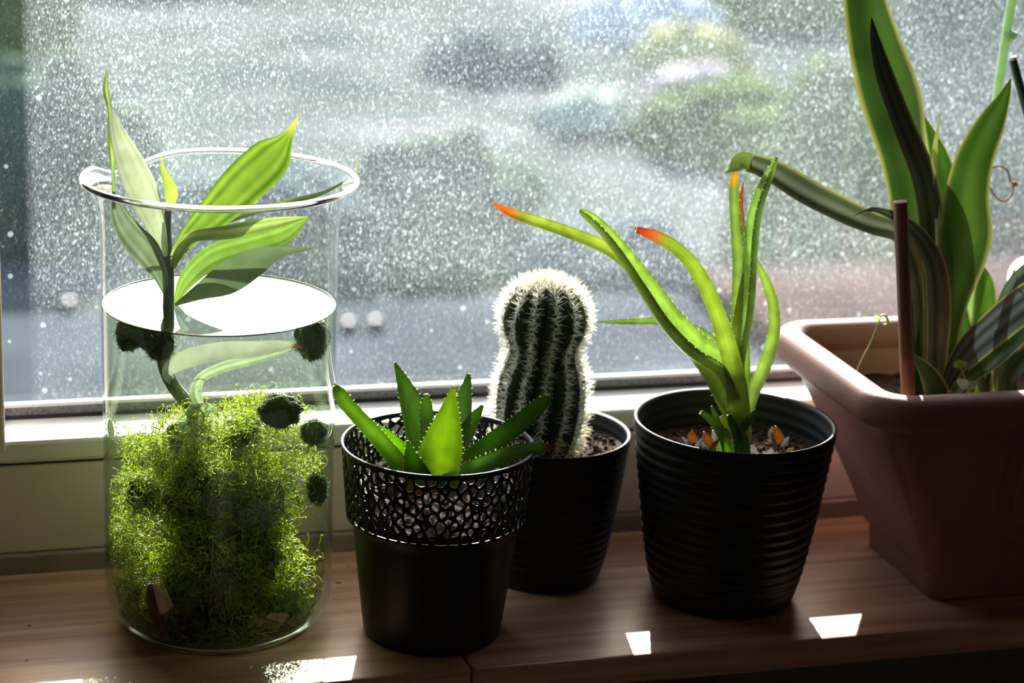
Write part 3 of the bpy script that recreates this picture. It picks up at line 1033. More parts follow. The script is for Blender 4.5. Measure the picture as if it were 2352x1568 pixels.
# ================================================================== POTS
def lattice_pot():
    cx, cy = 0.1219, 0.0599
    t = thing('lattice_pot', (cx, cy, 0), 'charcoal flower pot with lace-like pierced collar, between beaker and cactus', 'pot')
    body = [(0.0385, 0.0004), (0.0405, 0.0008), (0.0413, 0.0025), (0.0425, 0.012), (0.0487, 0.0655), (0.0490, 0.0690), (0.0505, 0.0718), (0.0530, 0.0745)]
    inner = [(0.0515, 0.0745), (0.0492, 0.0735), (0.0475, 0.069), (0.0470, 0.065), (0.0405, 0.006), (0.002, 0.004)]
    V, F = lathe_vf(body + inner, cx, cy, 120, close=True)
    obj('pot_body', V, F, M['lattice'], t)
    # pierced collar
    z0, z1 = 0.0735, 0.1172
    NU, NV = 620, 62
    R0 = lambda z: 0.0530 + (z - z0) / (z1 - z0) * 0.0035
    RNG2 = np.random.default_rng(5)
    per = 2 * math.pi * 0.055
    seeds = []
    rows = 9
    for r_ in range(rows):
        n_ = 46
        for k in range(n_):
            x = (k + 0.5 * (r_ % 2) + RNG2.uniform(-.38, .38)) / n_ * per
            z = z0 + 0.0018 + (r_ + 0.5 + RNG2.uniform(-.40, .40)) / rows * (z1 - z0 - 0.0030)
            seeds.append((x, z))
    S = np.array(seeds)
    S3 = np.vstack([S, S + [per, 0], S - [per, 0]])
    xs = np.arange(NU + 1) / NU * per
    zs = np.linspace(z0, z1, NV + 1)
    X, Z = np.meshgrid(xs, zs, indexing='ij')
    G = np.stack([X.ravel(), Z.ravel()], 1)
    fld = np.empty(len(G))
    sx = np.array([1.0, 0.72])
    for i in range(0, len(G), 4000):
        D = (G[i:i + 4000, None, :] - S3[None]) * sx
        D2 = np.sqrt((D ** 2).sum(-1))
        part = np.partition(D2, 1, axis=1)
        fld[i:i + 4000] = part[:, 1] - part[:, 0]
    th = 0.00125
    fld = th - fld + 0.0003 * np.sin(G[:, 0] * 900) * np.sin(G[:, 1] * 1100)
    edge = np.minimum(G[:, 1] - z0, z1 - G[:, 1])
    fld = np.where(edge < 0.0016, np.maximum(fld, 0.0016 - edge), fld)
    fld = fld.reshape(NU + 1, NV + 1)
    fld[NU] = fld[0]
    verts, cache, faces = [], {}, []

    def pos(x, z):
        a = x / per * 2 * math.pi
        r = R0(z)
        return (cx + r * math.cos(a), cy + r * math.sin(a), z)

    def gv(i, j):
        k = (i % NU, j)
        if k not in cache:
            cache[k] = len(verts)
            verts.append(pos(xs[i % NU], zs[j]))
        return cache[k]

    def ev(a, b):
        ka, kb = (a[0] % NU, a[1]), (b[0] % NU, b[1])
        k = (ka, kb) if ka < kb else (kb, ka)
        if k not in cache:
            fa, fb = fld[a], fld[b]
            s = fa / (fa - fb)
            s = min(max(s, 0.02), 0.98)
            cache[k] = len(verts)
            verts.append(pos(xs[a[0]] + (xs[b[0]] - xs[a[0]]) * s, zs[a[1]] + (zs[b[1]] - zs[a[1]]) * s))
        return cache[k]
    ins = fld > 0
    for i in range(NU):
        for j in range(NV):
            q = ((i, j), (i + 1, j), (i + 1, j + 1), (i, j + 1))
            c = ins[i, j] + ins[i + 1, j] + ins[i + 1, j + 1] + ins[i, j + 1]
            if c == 0: continue
            if c == 4:
                faces.append(tuple(gv(*v) for v in q))
                continue
            poly = []
            for a in range(4):
                A_, B_ = q[a], q[(a + 1) % 4]
                if ins[A_]: poly.append(gv(*A_))
                if ins[A_] != ins[B_]: poly.append(ev(A_, B_))
            pp = [v for n, v in enumerate(poly) if v != poly[n - 1]]
            if len(pp) >= 3: faces.append(tuple(pp))
    o = obj('pierced_collar', verts, faces, M['lattice'], t)
    o['label'] = 'lace-like pierced collar'
    so = o.modifiers.new('solid', 'SOLIDIFY')
    so.thickness = 0.0013
    so.offset = -1
    V, F = tube_vf([(cx + 0.0561 * math.cos(a), cy + 0.0561 * math.sin(a), 0.1178) for a in np.linspace(0, 2 * np.pi, 121)], 0.00115, 8, False)
    obj('pot_rim', V, F, M['lattice'], t)
    # clear inner cup
    c = thing('clear_cup', (cx, cy, 0.0045), 'clear plastic nursery cup sunk inside the pierced collar pot', 'cup')
    pr = [(0.030, 0.0052), (0.032, 0.006), (0.0385, 0.060), (0.0405, 0.082), (0.0418, 0.092), (0.0445, 0.0935)]
    V, F = lathe_vf(pr, cx, cy, 72)
    obj('cup_wall', V, F, M['cup'], c)
    V, F = tube_vf([(cx + 0.0445 * math.cos(a), cy + 0.0445 * math.sin(a), 0.0938) for a in np.linspace(0, 2 * np.pi, 97)], 0.0007, 8, False)
    obj('cup_rim', V, F, M['cup'], c)
    soil_bed('potting_soil', cx, cy, 0.0375, 0.0735, 'dark potting soil in the clear cup inside the pierced pot', 60)
    return cx, cy


def soil_bed(name, cx, cy, R, z, label, clods=160, mound=0.0, mdir=0.0, rect=None):
    V, F = [], []
    nr, nt_ = 26, 64
    def zz(x, y):
        h = noise.noise(Vector((x * 130, y * 130, 1.7))) * 0.0016 + noise.noise(Vector((x * 420, y * 420, 4.1))) * 0.0008
        return z + h
    if rect:
        x0, x1, y0, y1 = rect
        nx, ny = 90, 44
        for i in range(nx + 1):
            for j in range(ny + 1):
                x, y = x0 + (x1 - x0) * i / nx, y0 + (y1 - y0) * j / ny
                V.append((x, y, zz(x, y)))
        F = [(i * (ny + 1) + j, (i + 1) * (ny + 1) + j, (i + 1) * (ny + 1) + j + 1, i * (ny + 1) + j + 1) for i in range(nx) for j in range(ny)]
    else:
        for i in range(nr + 1):
            r = R * max(i, 0.05) / nr
            for j in range(nt_):
                a = 2 * math.pi * j / nt_
                x, y = cx + r * math.cos(a), cy + r * math.sin(a)
                h = mound * (r / R) * max(0, math.cos(a - mdir)) if mound else 0
                V.append((x, y, zz(x, y) + h))
        F = [(i * nt_ + j, i * nt_ + (j + 1) % nt_, (i + 1) * nt_ + (j + 1) % nt_, (i + 1) * nt_ + j) for i in range(nr) for j in range(nt_)]
    bm = bmesh.new()
    bmesh.ops.create_icosphere(bm, subdivisions=1, radius=1.0)
    IV = np.array([v.co[:] for v in bm.verts]); IF = [tuple(q.index for q in f.verts) for f in bm.faces]
    bm.free()
    for k in range(clods):
        if rect:
            x, y = random.uniform(x0 + .004, x1 - .004), random.uniform(y0 + .004, y1 - .004); h = 0
        else:
            rr_, a = (R - 0.003) * math.sqrt(random.random()), random.uniform(0, 6.283)
            x, y = cx + rr_ * math.cos(a), cy + rr_ * math.sin(a)
            h = mound * (rr_ / R) * max(0, math.cos(a - mdir)) if mound else 0
        s = random.uniform(0.0006, 0.0019)
        q = IV * (s * RNG.uniform(0.6, 1.3, (len(IV), 1))) + np.array([x, y, zz(x, y) + h + s * 0.4])
        i0 = len(V)
        V += q.tolist()
        F += [tuple(i + i0 for i in f) for f in IF]
    c0 = (cx, cy, z) if not rect else ((x0 + x1) / 2, (y0 + y1) / 2, z)
    o = obj(name, V, F, M['soil'], org=c0)
    tag(o, label, 'soil', kind='stuff')
    return o


def ridged_pot(name, cx, cy, zr, rr, rb, label, nrid, amp=0.00055):
    t = thing(name, (cx, cy, 0), label, 'pot')
    n = 110
    def rad(s):
        return rb + (rr - rb) * (s ** 0.72)
    outer = []
    for k in range(n + 1):
        s = k / n
        outer.append((rad(s), 0.0012 + (zr - 0.0012) * s))
    prof = [(rb * 0.6, 0.0003), (rb - 0.0015, 0.0003)] + outer + [(rr - 0.0008, zr + 0.0008), (rr - 0.0019, zr + 0.0002)]
    for k in range(n, int(n * 0.55), -2):
        s = k / n
        prof.append((rad(s) - 0.0022, 0.0012 + (zr - 0.0012) * s))

    def rf(r, z, a, i):
        s = z / zr
        if 0.06 < s < 0.985 and r > rb * 0.9:
            w = min(1, (s - 0.06) / 0.1, (0.985 - s) / 0.03)
            ph = 2 * math.pi * (s * nrid + 0.10 * math.sin(2 * a + s * 9.0))
            return r + amp * w * math.sin(ph), z
        return r, z
    V, F = lathe_vf(prof, cx, cy, 112, rf, close=True)
    obj('pot_body', V, F, M['black'], t)
    return t


lattice_pot()
CX, CY = 0.2125, 0.1295
AX, AY = 0.3158, 0.0773
ridged_pot('ridged_pot', CX, CY, 0.0960, 0.0515, 0.0362, 'smaller black ridged pot holding the round ribbed cactus', 17, 0.0004)
ridged_pot('ridged_pot', AX, AY, 0.1155, 0.0627, 0.0438, 'larger black ridged pot holding the tall aloe and its seedlings', 17, 0.0006)
soil_bed('potting_soil', CX, CY, 0.0465, 0.0800, 'crumbly brown soil around the cactus base', 320, 0.0085, -0.1)
soil_bed('potting_soil', AX, AY, 0.0575, 0.0930, 'dark crumbly soil around the tall aloe and its seedlings', 340, 0.002, -1.2)


# ================================================================== CACTUS
def cactus():
    x0, y0 = 0.2048, 0.1295
    t = thing('cactus', (x0, y0, 0.079), 'ribbed columnar cactus with a waist and white spines', 'cactus')
    ZP = [0.074, 0.080, 0.088, 0.100, 0.115, 0.128, 0.138, 0.147, 0.154, 0.162, 0.172, 0.180, 0.1865, 0.1902, 0.1928, 0.1936]
    RP = [0.0165, 0.0195, 0.0235, 0.0268, 0.0280, 0.0275, 0.0252, 0.0218, 0.0222, 0.0256, 0.0272, 0.0252, 0.0214, 0.0165, 0.0090, 0.0006]
    NR, n = 13, 156
    P = cat_rom([(r, z, 0) for r, z in zip(RP, ZP)], 70)[:, :2]
    P[:, 0] = np.maximum(P[:, 0], 0.0004)

    def lean(z):
        return 0.0012 * math.sin((z - 0.08) * 22), 0.0

    def tw(z): return (z - 0.08) * 3.2 * 1.0
    def rib(a, z):
        return abs(math.cos(NR / 2 * (a - tw(z)))) ** 0.8
    V = []
    for r, z in P:
        lx, ly = lean(z)
        for j in range(n):
            a = 2 * math.pi * j / n
            k = rib(a, z)
            R = r * (0.80 + 0.20 * k)
            V.append((x0 + lx + R * math.cos(a), y0 + ly + R * math.sin(a), z - 0.0012 * (1 - k) * (r < 0.02 and z > 0.18)))
    F = [(i * n + j, i * n + (j + 1) % n, (i + 1) * n + (j + 1) % n, (i + 1) * n + j) for i in range(len(P) - 1) for j in range(n)]
    obj('cactus_body', V, F, M['cactus'], t)
    # areoles along each rib
    L = np.r_[0, np.cumsum(np.hypot(np.diff(P[:, 0]), np.diff(P[:, 1])))]
    SP, SR, SCc = [], [], []
    WV, WF = [], []
    octa = np.array([(1, 0, 0), (-1, 0, 0), (0, 1, 0), (0, -1, 0), (0, 0, 1), (0, 0, -1)], float)
    of = [(0, 2, 4), (2, 1, 4), (1, 3, 4), (3, 0, 4), (2, 0, 5), (1, 2, 5), (3, 1, 5), (0, 3, 5)]
    for k in range(NR):
        s = 0.004 + random.random() * 0.001
        while s < L[-1] - 0.0005:
            r, z = np.interp(s, L, P[:, 0]), np.interp(s, L, P[:, 1])
            r2, z2 = np.interp(s + 0.002, L, P[:, 0]), np.interp(s + 0.002, L, P[:, 1])
            a = 2 * math.pi * k / NR + tw(z)
            lx, ly = lean(z)
            er = np.array([math.cos(a), math.sin(a), 0]); ea = np.array([-math.sin(a), math.cos(a), 0])
            p = np.array([x0 + lx, y0 + ly, z]) + er * r
            tt = er * (r2 - r) + np.array([0, 0, z2 - z]); tt /= np.linalg.norm(tt) + 1e-9
            nn = np.cross(ea, tt); nn = nn if nn @ (er + np.array([0, 0, 0.3])) > 0 else -nn
            near_top = s > L[-1] - 0.016
            low = z < 0.098
            ns = 12 if not near_top else 18
            for _ in range(ns):
                th = random.uniform(0, 6.283)
                el_ = random.uniform(0.35, 1.35) if not near_top else random.uniform(0.5, 1.3)
                d = (ea * math.cos(th) * 1.15 + tt * math.sin(th)) * math.cos(el_) + nn * math.sin(el_)
                d = d / np.linalg.norm(d) + np.array([0, 0, 0.12])
                ln = random.uniform(0.0045, 0.0082) * (1.0 if not low else 1.15)
                c_ = mixc((0.74, 0.75, 0.74), (0.76, 0.68, 0.42), random.random() * 0.35 + (0.12 if near_top else 0) + (0.3 if low else 0))
                SP.append([p - nn * 0.0003, p + d * ln * 0.5, p + d * ln + np.array([0, 0, -0.0002])])
                SR.append([0.00021, 0.00016, 0.00004]); SCc.append(c_)
            i0 = len(WV)
            WV += (octa * 0.00085 + p).tolist()
            WF += [tuple(i + i0 for i in f) for f in of]
            s += random.uniform(0.0028, 0.0036)
    # golden crown
    for _ in range(170):
        a, q = random.uniform(0, 6.283), abs(random.gauss(0, 0.0026))
        p = np.array([x0 + lean(.195)[0] + q * math.cos(a), y0 + q * math.sin(a), 0.1926 - q * q * 24])
        d = np.array([math.cos(a) * 0.5 + random.gauss(0, .3), math.sin(a) * 0.5 + random.gauss(0, .3), 1.0]); d /= np.linalg.norm(d)
        ln = random.uniform(0.002, 0.0042)
        SP.append([p, p + d * ln * 0.5, p + d * ln]); SR.append([0.0002, 0.00016, 0.00004])
        SCc.append(mixc((0.62, 0.42, 0.08), (0.75, 0.60, 0.25), random.random()))
    hv, hf = strands_vf(np.array(SP), np.array(SR))
    o = obj('spines', hv, hf, M['spine'], t, col=np.repeat(np.array(SCc), 9, axis=0))
    o['kind'] = 'stuff'
    o['label'] = 'white and straw yellow spines along the ribs'
    o = obj('areole_wool', WV, WF, M['spine'], t, col=np.tile((0.42, 0.34, 0.24), (len(WV), 1)))
    o['kind'] = 'stuff'


cactus()

# ================================================================== SMALL ALOE (lattice pot)
al = thing('small_aloe', (0.1219, 0.0599, 0.078), 'short-leaved green aloe rosette in the pierced collar pot', 'plant')
GA = (0.24, 0.38, 0.06)
GD = (0.13, 0.22, 0.06)
y = 0.0599
TE = (0.0034, 0.0014)
leaf('leaf', al, M['aloe'], [(985, 1115, y), (925, 1070, y - .008), (865, 1000, y - .014), (800, 930, y - .016), (783, 905, y - .016), (768, 886, y - .016)],
     [40, 44, 40, 36, 34, 12], flat(GA, (0.12, 0.2, 0.04), 0.93), twist=-20, cup=0.35, thick=0.004, teeth=TE)
leaf('leaf', al, M['aloe'], [(985, 1095, y + .006), (935, 1045, y + .006), (890, 1000, y + .004), (846, 962, y)],
     [40, 36, 28, 4], flat((0.27, 0.46, 0.03)), twist=-10, cup=0.3, thick=0.003, teeth=TE)
leaf('leaf', al, M['aloe'], [(985, 1090, y + .012), (970, 1010, y + .018), (945, 930, y + .022), (922, 870, y + .024), (907, 832, y + .024)],
     [80, 80, 58, 28, 4], flat(GD), twist=15, cup=0.3, thick=0.004, teeth=TE, label='tall pointed leaf at the back')
leaf('leaf', al, M['aloe'], [(990, 1080, y + .010), (983, 1000, y + .013), (980, 940, y + .014), (979, 905, y + .014)],
     [34, 34, 30, 12], flat((0.14, 0.28, 0.035)), cup=0.3, thick=0.003, teeth=TE)
leaf('leaf', al, M['aloe'], [(998, 1125, y - .012), (1005, 1075, y - .016), (1018, 1020, y - .020), (1030, 960, y - .022), (1041, 885, y - .022)],
     [96, 106, 96, 58, 5], flat((0.31, 0.44, 0.05)), twist=-6, cup=0.28, thick=0.005, teeth=TE, label='broad bright green front leaf')
leaf('leaf', al, M['aloe'], [(1035, 1080, y + .012), (1055, 1000, y + .020), (1065, 930, y + .024), (1077, 858, y + .026)],
     [44, 48, 44, 10], flat(GD), twist=-20, cup=0.3, thick=0.0035, teeth=TE)
leaf('leaf', al, M['aloe'], [(1030, 1085, y + .008), (1060, 1015, y + .014), (1085, 968, y + .018), (1109, 930, y + .020)],
     [46, 46, 36, 8], flat((0.13, 0.25, 0.03)), twist=-20, cup=0.3, thick=0.0035, teeth=TE)
leaf('leaf', al, M['aloe'], [(1010, 1105, y), (1060, 1065, y - .002), (1125, 1020, y - .004), (1195, 968, y - .006), (1245, 925, y - .006), (1266, 911, y - .006)],
     [44, 48, 50, 46, 34, 8], flat((0.10, 0.20, 0.02), base=(0.50, 0.36, 0.03)), twist=18, cup=0.3, thick=0.004, teeth=TE, label='long dark leaf with a yellow-red base leaning over the cactus pot')
leaf('leaf', al, M['aloe'], [(1000, 1120, y - .014), (1060, 1085, y - .018), (1125, 1058, y - .022), (1190, 1036, y - .024), (1245, 1028, y - .024), (1268, 1026, y - .024)],
     [40, 42, 42, 36, 26, 12], flat((0.20, 0.34, 0.10), (0.25, 0.06, 0.03), 0.9), twist=[25, 25, 20, 10, 0, 0], cup=0.4, thick=0.004, teeth=TE, label='low leaf with a red-brown tip')
leaf('leaf', al, M['aloe'], [(975, 1135, y - .024), (958, 1085, y - .026), (946, 1050, y - .026), (936, 1012, y - .026)],
     [80, 62, 36, 6], flat((0.13, 0.26, 0.02), base=(0.60, 0.30, 0.03)), twist=-15, cup=0.3, thick=0.004, teeth=TE, label='short front leaf with an orange patch at its foot')

# ================================================================== TALL ALOE
ta = thing('tall_aloe', (AX, AY, 0.094), 'tall aloe with long narrow toothed leaves in the larger black pot', 'plant')
y = AY
GT = (0.38, 0.50, 0.16)
GT2 = (0.33, 0.50, 0.05)
ORG_TIP = (0.62, 0.26, 0.08)
TA = (0.0052, 0.0021)
leaf('leaf', ta, M['aloe'], [(1692, 965, y + .006), (1640, 880, y + .012), (1580, 790, y + .018), (1520, 705, y + .022), (1455, 622, y + .024), (1395, 572, y + .024), (1300, 532, y + .022), (1210, 502, y + .020), (1165, 485, y + .020), (1133, 466, y + .020)],
     [30, 34, 34, 34, 34, 32, 30, 26, 20, 4], flat((0.44, 0.52, 0.15), ORG_TIP, 0.90), twist=25, cup=0.35, thick=0.003, seg=44, teeth=(0.009, 0.0007), label='longest leaf reaching left with an orange tip')
leaf('leaf', ta, M['aloe'], [(1690, 900, y - .004), (1655, 840, y - .008), (1592, 796, y - .012), (1534, 735, y - .014), (1480, 655, y - .016), (1428, 578, y - .018), (1385, 525, y - .018), (1352, 495, y - .018), (1331, 481, y - .018)],
     [58, 70, 78, 70, 56, 40, 30, 22, 5], flat(GT), twist=64, cup=1.0, thick=0.0025, seg=40, teeth=TA, label='channelled leaf with strong teeth leaning left')
leaf('leaf', ta, M['aloe'], [(1700, 975, y - .004), (1695, 915, y - .012), (1688, 860, y - .018), (1668, 780, y - .024), (1640, 700, y - .028), (1603, 625, y - .032), (1560, 575, y - .034), (1508, 543, y - .036), (1462, 527, y - .036)],
     [52, 52, 46, 42, 38, 34, 30, 28, 14], flat((0.42, 0.52, 0.14), (0.62, 0.24, 0.12), 0.88), twist=-8, cup=0.2, thick=0.004, seg=40, teeth=(0.010, 0.0008), label='front leaf arching left with a red-orange tip')
leaf('leaf', ta, M['aloe'], [(1692, 905, y), (1696, 820, y), (1712, 740, y - .002), (1722, 640, y - .004), (1727, 555, y - .006), (1738, 480, y - .008), (1758, 420, y - .008), (1784, 360, y - .008)],
     [38, 42, 42, 38, 36, 34, 26, 6], flat((0.34, 0.47, 0.17), None, 0.9), twist=-60, cup=1.0, thick=0.0025, seg=36, teeth=TA, label='tall upright leaf with saw-like teeth')
leaf('leaf', ta, M['aloe'], [(1700, 880, y + .008), (1690, 780, y + .012), (1692, 690, y + .014), (1694, 600, y + .014), (1687, 500, y + .014), (1685, 430, y + .014), (1688, 392, y + .014)],
     [26, 28, 28, 28, 25, 23, 8], flat((0.34, 0.45, 0.16), (0.66, 0.42, 0.05), 0.91), twist=20, cup=0.4, thick=0.003, seg=32, teeth=(0.007, 0.0012), label='upright leaf with a dried yellow-orange tip')
leaf('leaf', ta, M['aloe'], [(1712, 640, y + .018), (1712, 570, y + .022), (1706, 510, y + .022), (1701, 465, y + .022), (1708, 416, y + .022)],
     [10, 12, 11, 11, 2], flat((0.22, 0.24, 0.06), (0.40, 0.15, 0.10), 0.5), cup=0.3, thick=0.002, teeth=(0.006, 0.0009), label='thin reddish withered leaf')
leaf('leaf', ta, M['aloe'], [(1710, 975, y + .004), (1730, 905, y + .008), (1760, 835, y + .010), (1778, 770, y + .010), (1778, 705, y + .010), (1762, 650, y + .010), (1735, 592, y + .008)],
     [30, 34, 34, 32, 28, 24, 8], flat((0.40, 0.50, 0.17)), twist=-25, cup=0.4, thick=0.003, seg=32, teeth=(0.008, 0.0010), label='leaf bowing out to the right')
leaf('leaf', ta, M['aloe'], [(1690, 870, y + .010), (1655, 815, y + .018), (1610, 772, y + .024), (1560, 746, y + .030), (1510, 738, y + .030), (1440, 739, y + .030), (1372, 739, y + .028)],
     [36, 40, 36, 22, 17, 13, 4], flat((0.30, 0.41, 0.14)), twist=10, cup=0.6, thick=0.003, seg=32, teeth=(0.0055, 0.0014), label='thin leaf pointing level to the left at the cactus')
leaf('leaf', ta, M['aloe'], [(1698, 985, y + .004), (1672, 935, y + .010), (1640, 880, y + .014), (1600, 830, y + .016)],
     [40, 44, 36, 6], flat((0.28, 0.37, 0.09)), twist=20, cup=0.4, thick=0.003, teeth=(0.005, 0.0012))
leaf('leaf', ta, M['aloe'], [(1700, 880, y - .004), (1690, 790, y - .006), (1697, 710, y - .006), (1707, 628, y - .006)],
     [18, 22, 18, 4], flat((0.34, 0.44, 0.09)), cup=0.3, thick=0.002, teeth=(0.006, 0.0010))
leaf('leaf', ta, M['aloe'], [(1708, 930, y + .012), (1714, 850, y + .014), (1716, 760, y + .014)],
     [20, 20, 6], flat((0.25, 0.35, 0.09)), cup=0.3, thick=0.002, teeth=(0.005, 0.0010))
P = cat_rom([at(1690, 920, y), at(1698, 965, y), at(1704, 1000, y), at(1702, 1050, y)], 14)
V, F = tube_vf(P, np.interp(np.linspace(0, 1, 14), [0, .4, 1], [0.0062, 0.0066, 0.0052]), 14)
obj('stem', V, F, M['stem'], ta, col=np.tile((0.30, 0.36, 0.08), (len(V), 1)))

# pups in front of it
def pup(base, label, L):
    t = thing('aloe_pup', at(*base), label, 'seedling', 'aloe pups in the larger black pot')
    for pts, w, c in L:
        leaf('leaf', t, M['aloe'], pts, w, flat(c), cup=0.35, thick=0.0018, seg=14, nc=6, teeth=(0.004, 0.0007))


y2 = AY - 0.012
pup((1675, 1048, y2), 'aloe pup with two leaves bending left in front of the tall aloe',
    [([(1678, 1055, y2), (1662, 1005, y2 - .002), (1640, 970, y2 - .004), (1610, 946, y2 - .006)], [24, 24, 20, 12], (0.20, 0.34, 0.06)),
     ([(1656, 1055, y2), (1654, 1000, y2), (1646, 962, y2), (1634, 932, y2)], [15, 16, 15, 5], (0.24, 0.40, 0.05))])
pup((1700, 1048, y2 - .004), 'aloe pup with blunt upright leaves against the foot of the tall aloe',
    [([(1700, 1055, y2), (1695, 1005, y2), (1682, 972, y2), (1674, 952, y2)], [24, 23, 20, 10], (0.11, 0.22, 0.06)),
     ([(1685, 1030, y2 + .006), (1705, 990, y2 + .004), (1722, 962, y2 + .002), (1735, 943, y2 + .002)], [18, 18, 17, 6], (0.14, 0.26, 0.07)),
     ([(1690, 1000, y2 + .008), (1678, 980, y2 + .008), (1664, 967, y2 + .008), (1653, 960, y2 + .008)], [12, 18, 18, 14], (0.50, 0.55, 0.10)),
     ([(1713, 1056, y2 - .006), (1714, 1020, y2 - .006), (1708, 992, y2 - .006)], [17, 18, 8], (0.16, 0.30, 0.06)),
     ([(1700, 1056, y2 - .008), (1701, 1036, y2 - .008), (1704, 1017, y2 - .008)], [13, 14, 9], (0.18, 0.30, 0.08))])


def spotted(c, spot):
    def f(u, v):
        n = noise.noise(Vector((u * 2.6, v * 7.0, c[0] * 40)))
        k = mixc(c, tuple(x * 0.85 for x in c), abs(u))
        return mixc(k, spot, 0.8) if n > 0.28 else k
    return f


def plantlet(base, label, L, stem=True):
    t = thing('kalanchoe_seedling', at(*base), label, 'seedling', 'speckled succulent seedlings in the larger black pot')
    if stem:
        b0 = at(*base)
        V, F = tube_vf([b0 - np.array([0, 0, 0.002]), b0 + np.array([0, 0, 0.0045])], 0.0009, 8)
        obj('stem', V, F, M['stem'], t, col=np.tile((0.22, 0.03, 0.02), (len(V), 1)))
    for pts, w, c, sp in L:
        leaf('leaf', t, M['kal'], pts, w, spotted(c, sp) if sp else flat(c), cup=0.2, thick=0.0009, seg=14, nc=8)


BR = (0.14, 0.03, 0.01)
OR = (0.44, 0.25, 0.06)
GW = (0.42, 0.40, 0.40)
yk = AY - 0.018
plantlet((1592, 1032, yk), 'orange speckled seedling nearest the left rim of the larger black pot',
         [([(1592, 1026, yk), (1590, 1012, yk), (1589, 1000, yk), (1590, 987, yk)], [8, 22, 24, 3], OR, BR),
          ([(1590, 1028, yk), (1580, 1018, yk - .003), (1567, 1004, yk - .004)], [4, 12, 3], GW, None),
          ([(1595, 1028, yk), (1604, 1018, yk - .003), (1613, 1006, yk - .004)], [4, 13, 3], GW, None),
          ([(1590, 1032, yk - .002), (1582, 1028, yk - .005), (1574, 1025, yk - .006)], [3, 8, 2], GW, None)])
plantlet((1630, 1034, yk + .002), 'orange and white leaved seedling beside the pup leaves',
         [([(1630, 1028, yk), (1628, 1014, yk - .001), (1621, 1002, yk - .002), (1617, 991, yk - .002)], [8, 20, 18, 4], OR, BR),
          ([(1632, 1028, yk + .003), (1637, 1012, yk + .004), (1641, 1000, yk + .004), (1637, 988, yk + .004)], [6, 17, 16, 4], GW, None),
          ([(1633, 1030, yk), (1642, 1020, yk - .002), (1652, 1008, yk - .003)], [4, 11, 3], (0.42, 0.20, 0.05), None),
          ([(1628, 1030, yk), (1618, 1022, yk - .002), (1608, 1012, yk - .003)], [4, 11, 3], GW, None),
          ([(1634, 1034, yk - .003), (1640, 1030, yk - .005), (1646, 1033, yk - .006)], [4, 12, 3], (0.40, 0.42, 0.26), None),
          ([(1626, 1034, yk - .003), (1618, 1031, yk - .005), (1611, 1034, yk - .006)], [4, 10, 3], GW, None)])
plantlet((1788, 1036, yk), 'largest orange speckled seedling, alone at the right in the larger black pot',
         [([(1788, 1025, yk), (1786, 1008, yk), (1784, 994, yk), (1781, 978, yk)], [10, 27, 27, 4], OR, BR),
          ([(1785, 1024, yk + .004), (1775, 1008, yk + .005), (1771, 994, yk + .005), (1774, 980, yk + .005)], [5, 14, 15, 4], (0.34, 0.34, 0.30), None),
          ([(1785, 1026, yk), (1775, 1018, yk - .003), (1763, 1009, yk - .004)], [4, 12, 3], GW, None),
          ([(1791, 1026, yk), (1802, 1015, yk - .003), (1813, 1003, yk - .004)], [4, 16, 3], GW, None),
          ([(1786, 1032, yk - .002), (1780, 1030, yk - .005), (1775, 1027, yk - .006)], [4, 10, 4], GW, None),
          ([(1791, 1032, yk - .002), (1795, 1031, yk - .005), (1797, 1033, yk - .006)], [4, 10, 6], GW, None)])
plantlet((1818, 1042, yk - .006), 'tiny pale seedling at the right rim of the larger black pot',
         [([(1808, 1044, yk - .006), (1814, 1036, yk - .006), (1823, 1027, yk - .006)], [8, 16, 4], (0.42, 0.36, 0.12), None)], False)

# ================================================================== PLANTER
def rrect(x0, x1, y0, y1, r, n=8):
    pts = []
    for cx_, cy_, a0 in ((x1 - r, y1 - r, 0), (x0 + r, y1 - r, 90), (x0 + r, y0 + r, 180), (x1 - r, y0 + r, 270)):
        for k in range(n + 1):
            a = math.radians(a0 + 90 * k / n)
            pts.append((cx_ + r * math.cos(a), cy_ + r * math.sin(a)))
    return pts


pl = thing('planter', (0.62, 0.09, 0), 'long terracotta brown plastic planter box with thick rolled rim', 'planter')
PX1 = 0.96


def rot(p):
    # box stands a touch askew to the pane
    return p


lev = [(0.001, 0.444, PX1 - .065, 0.0375, 0.1385, 0.010), (0.0185, 0.4425, PX1 - .063, 0.0355, 0.1400, 0.011), (0.0195, 0.4395, PX1 - .060, 0.0335, 0.1415, 0.012),
       (0.050, 0.4270, PX1 - .047, 0.0285, 0.1510, 0.014), (0.085, 0.4100, PX1 - .031, 0.0225, 0.1620, 0.016), (0.112, 0.3960, PX1 - .019, 0.0185, 0.1705, 0.018),
       (0.126, 0.3900, PX1 - .014, 0.0165, 0.1740, 0.019), (0.138, 0.3880, PX1 - .012, 0.0150, 0.1745, 0.019)]
inn = [(0.138, 0.3960, PX1 - .020, 0.0225, 0.1670, 0.014), (0.120, 0.3985, PX1 - .022, 0.0240, 0.1650, 0.014), (0.085, 0.4135, PX1 - .035, 0.0270, 0.1570, 0.012)]
V = []
loops = lev + inn
for z, x0, x1, y0_, y1_, r in loops:
    V += [(a, b_, z) for a, b_ in rrect(x0, x1, y0_, y1_, r)]
n = 36
F = [(i * n + j, i * n + (j + 1) % n, (i + 1) * n + (j + 1) % n, (i + 1) * n + j) for i in range(len(loops) - 1) for j in range(n)]
F.append(tuple(range(n - 1, -1, -1)))
bevel(obj('box_body', V, F, M['terra'], pl), 0.001)
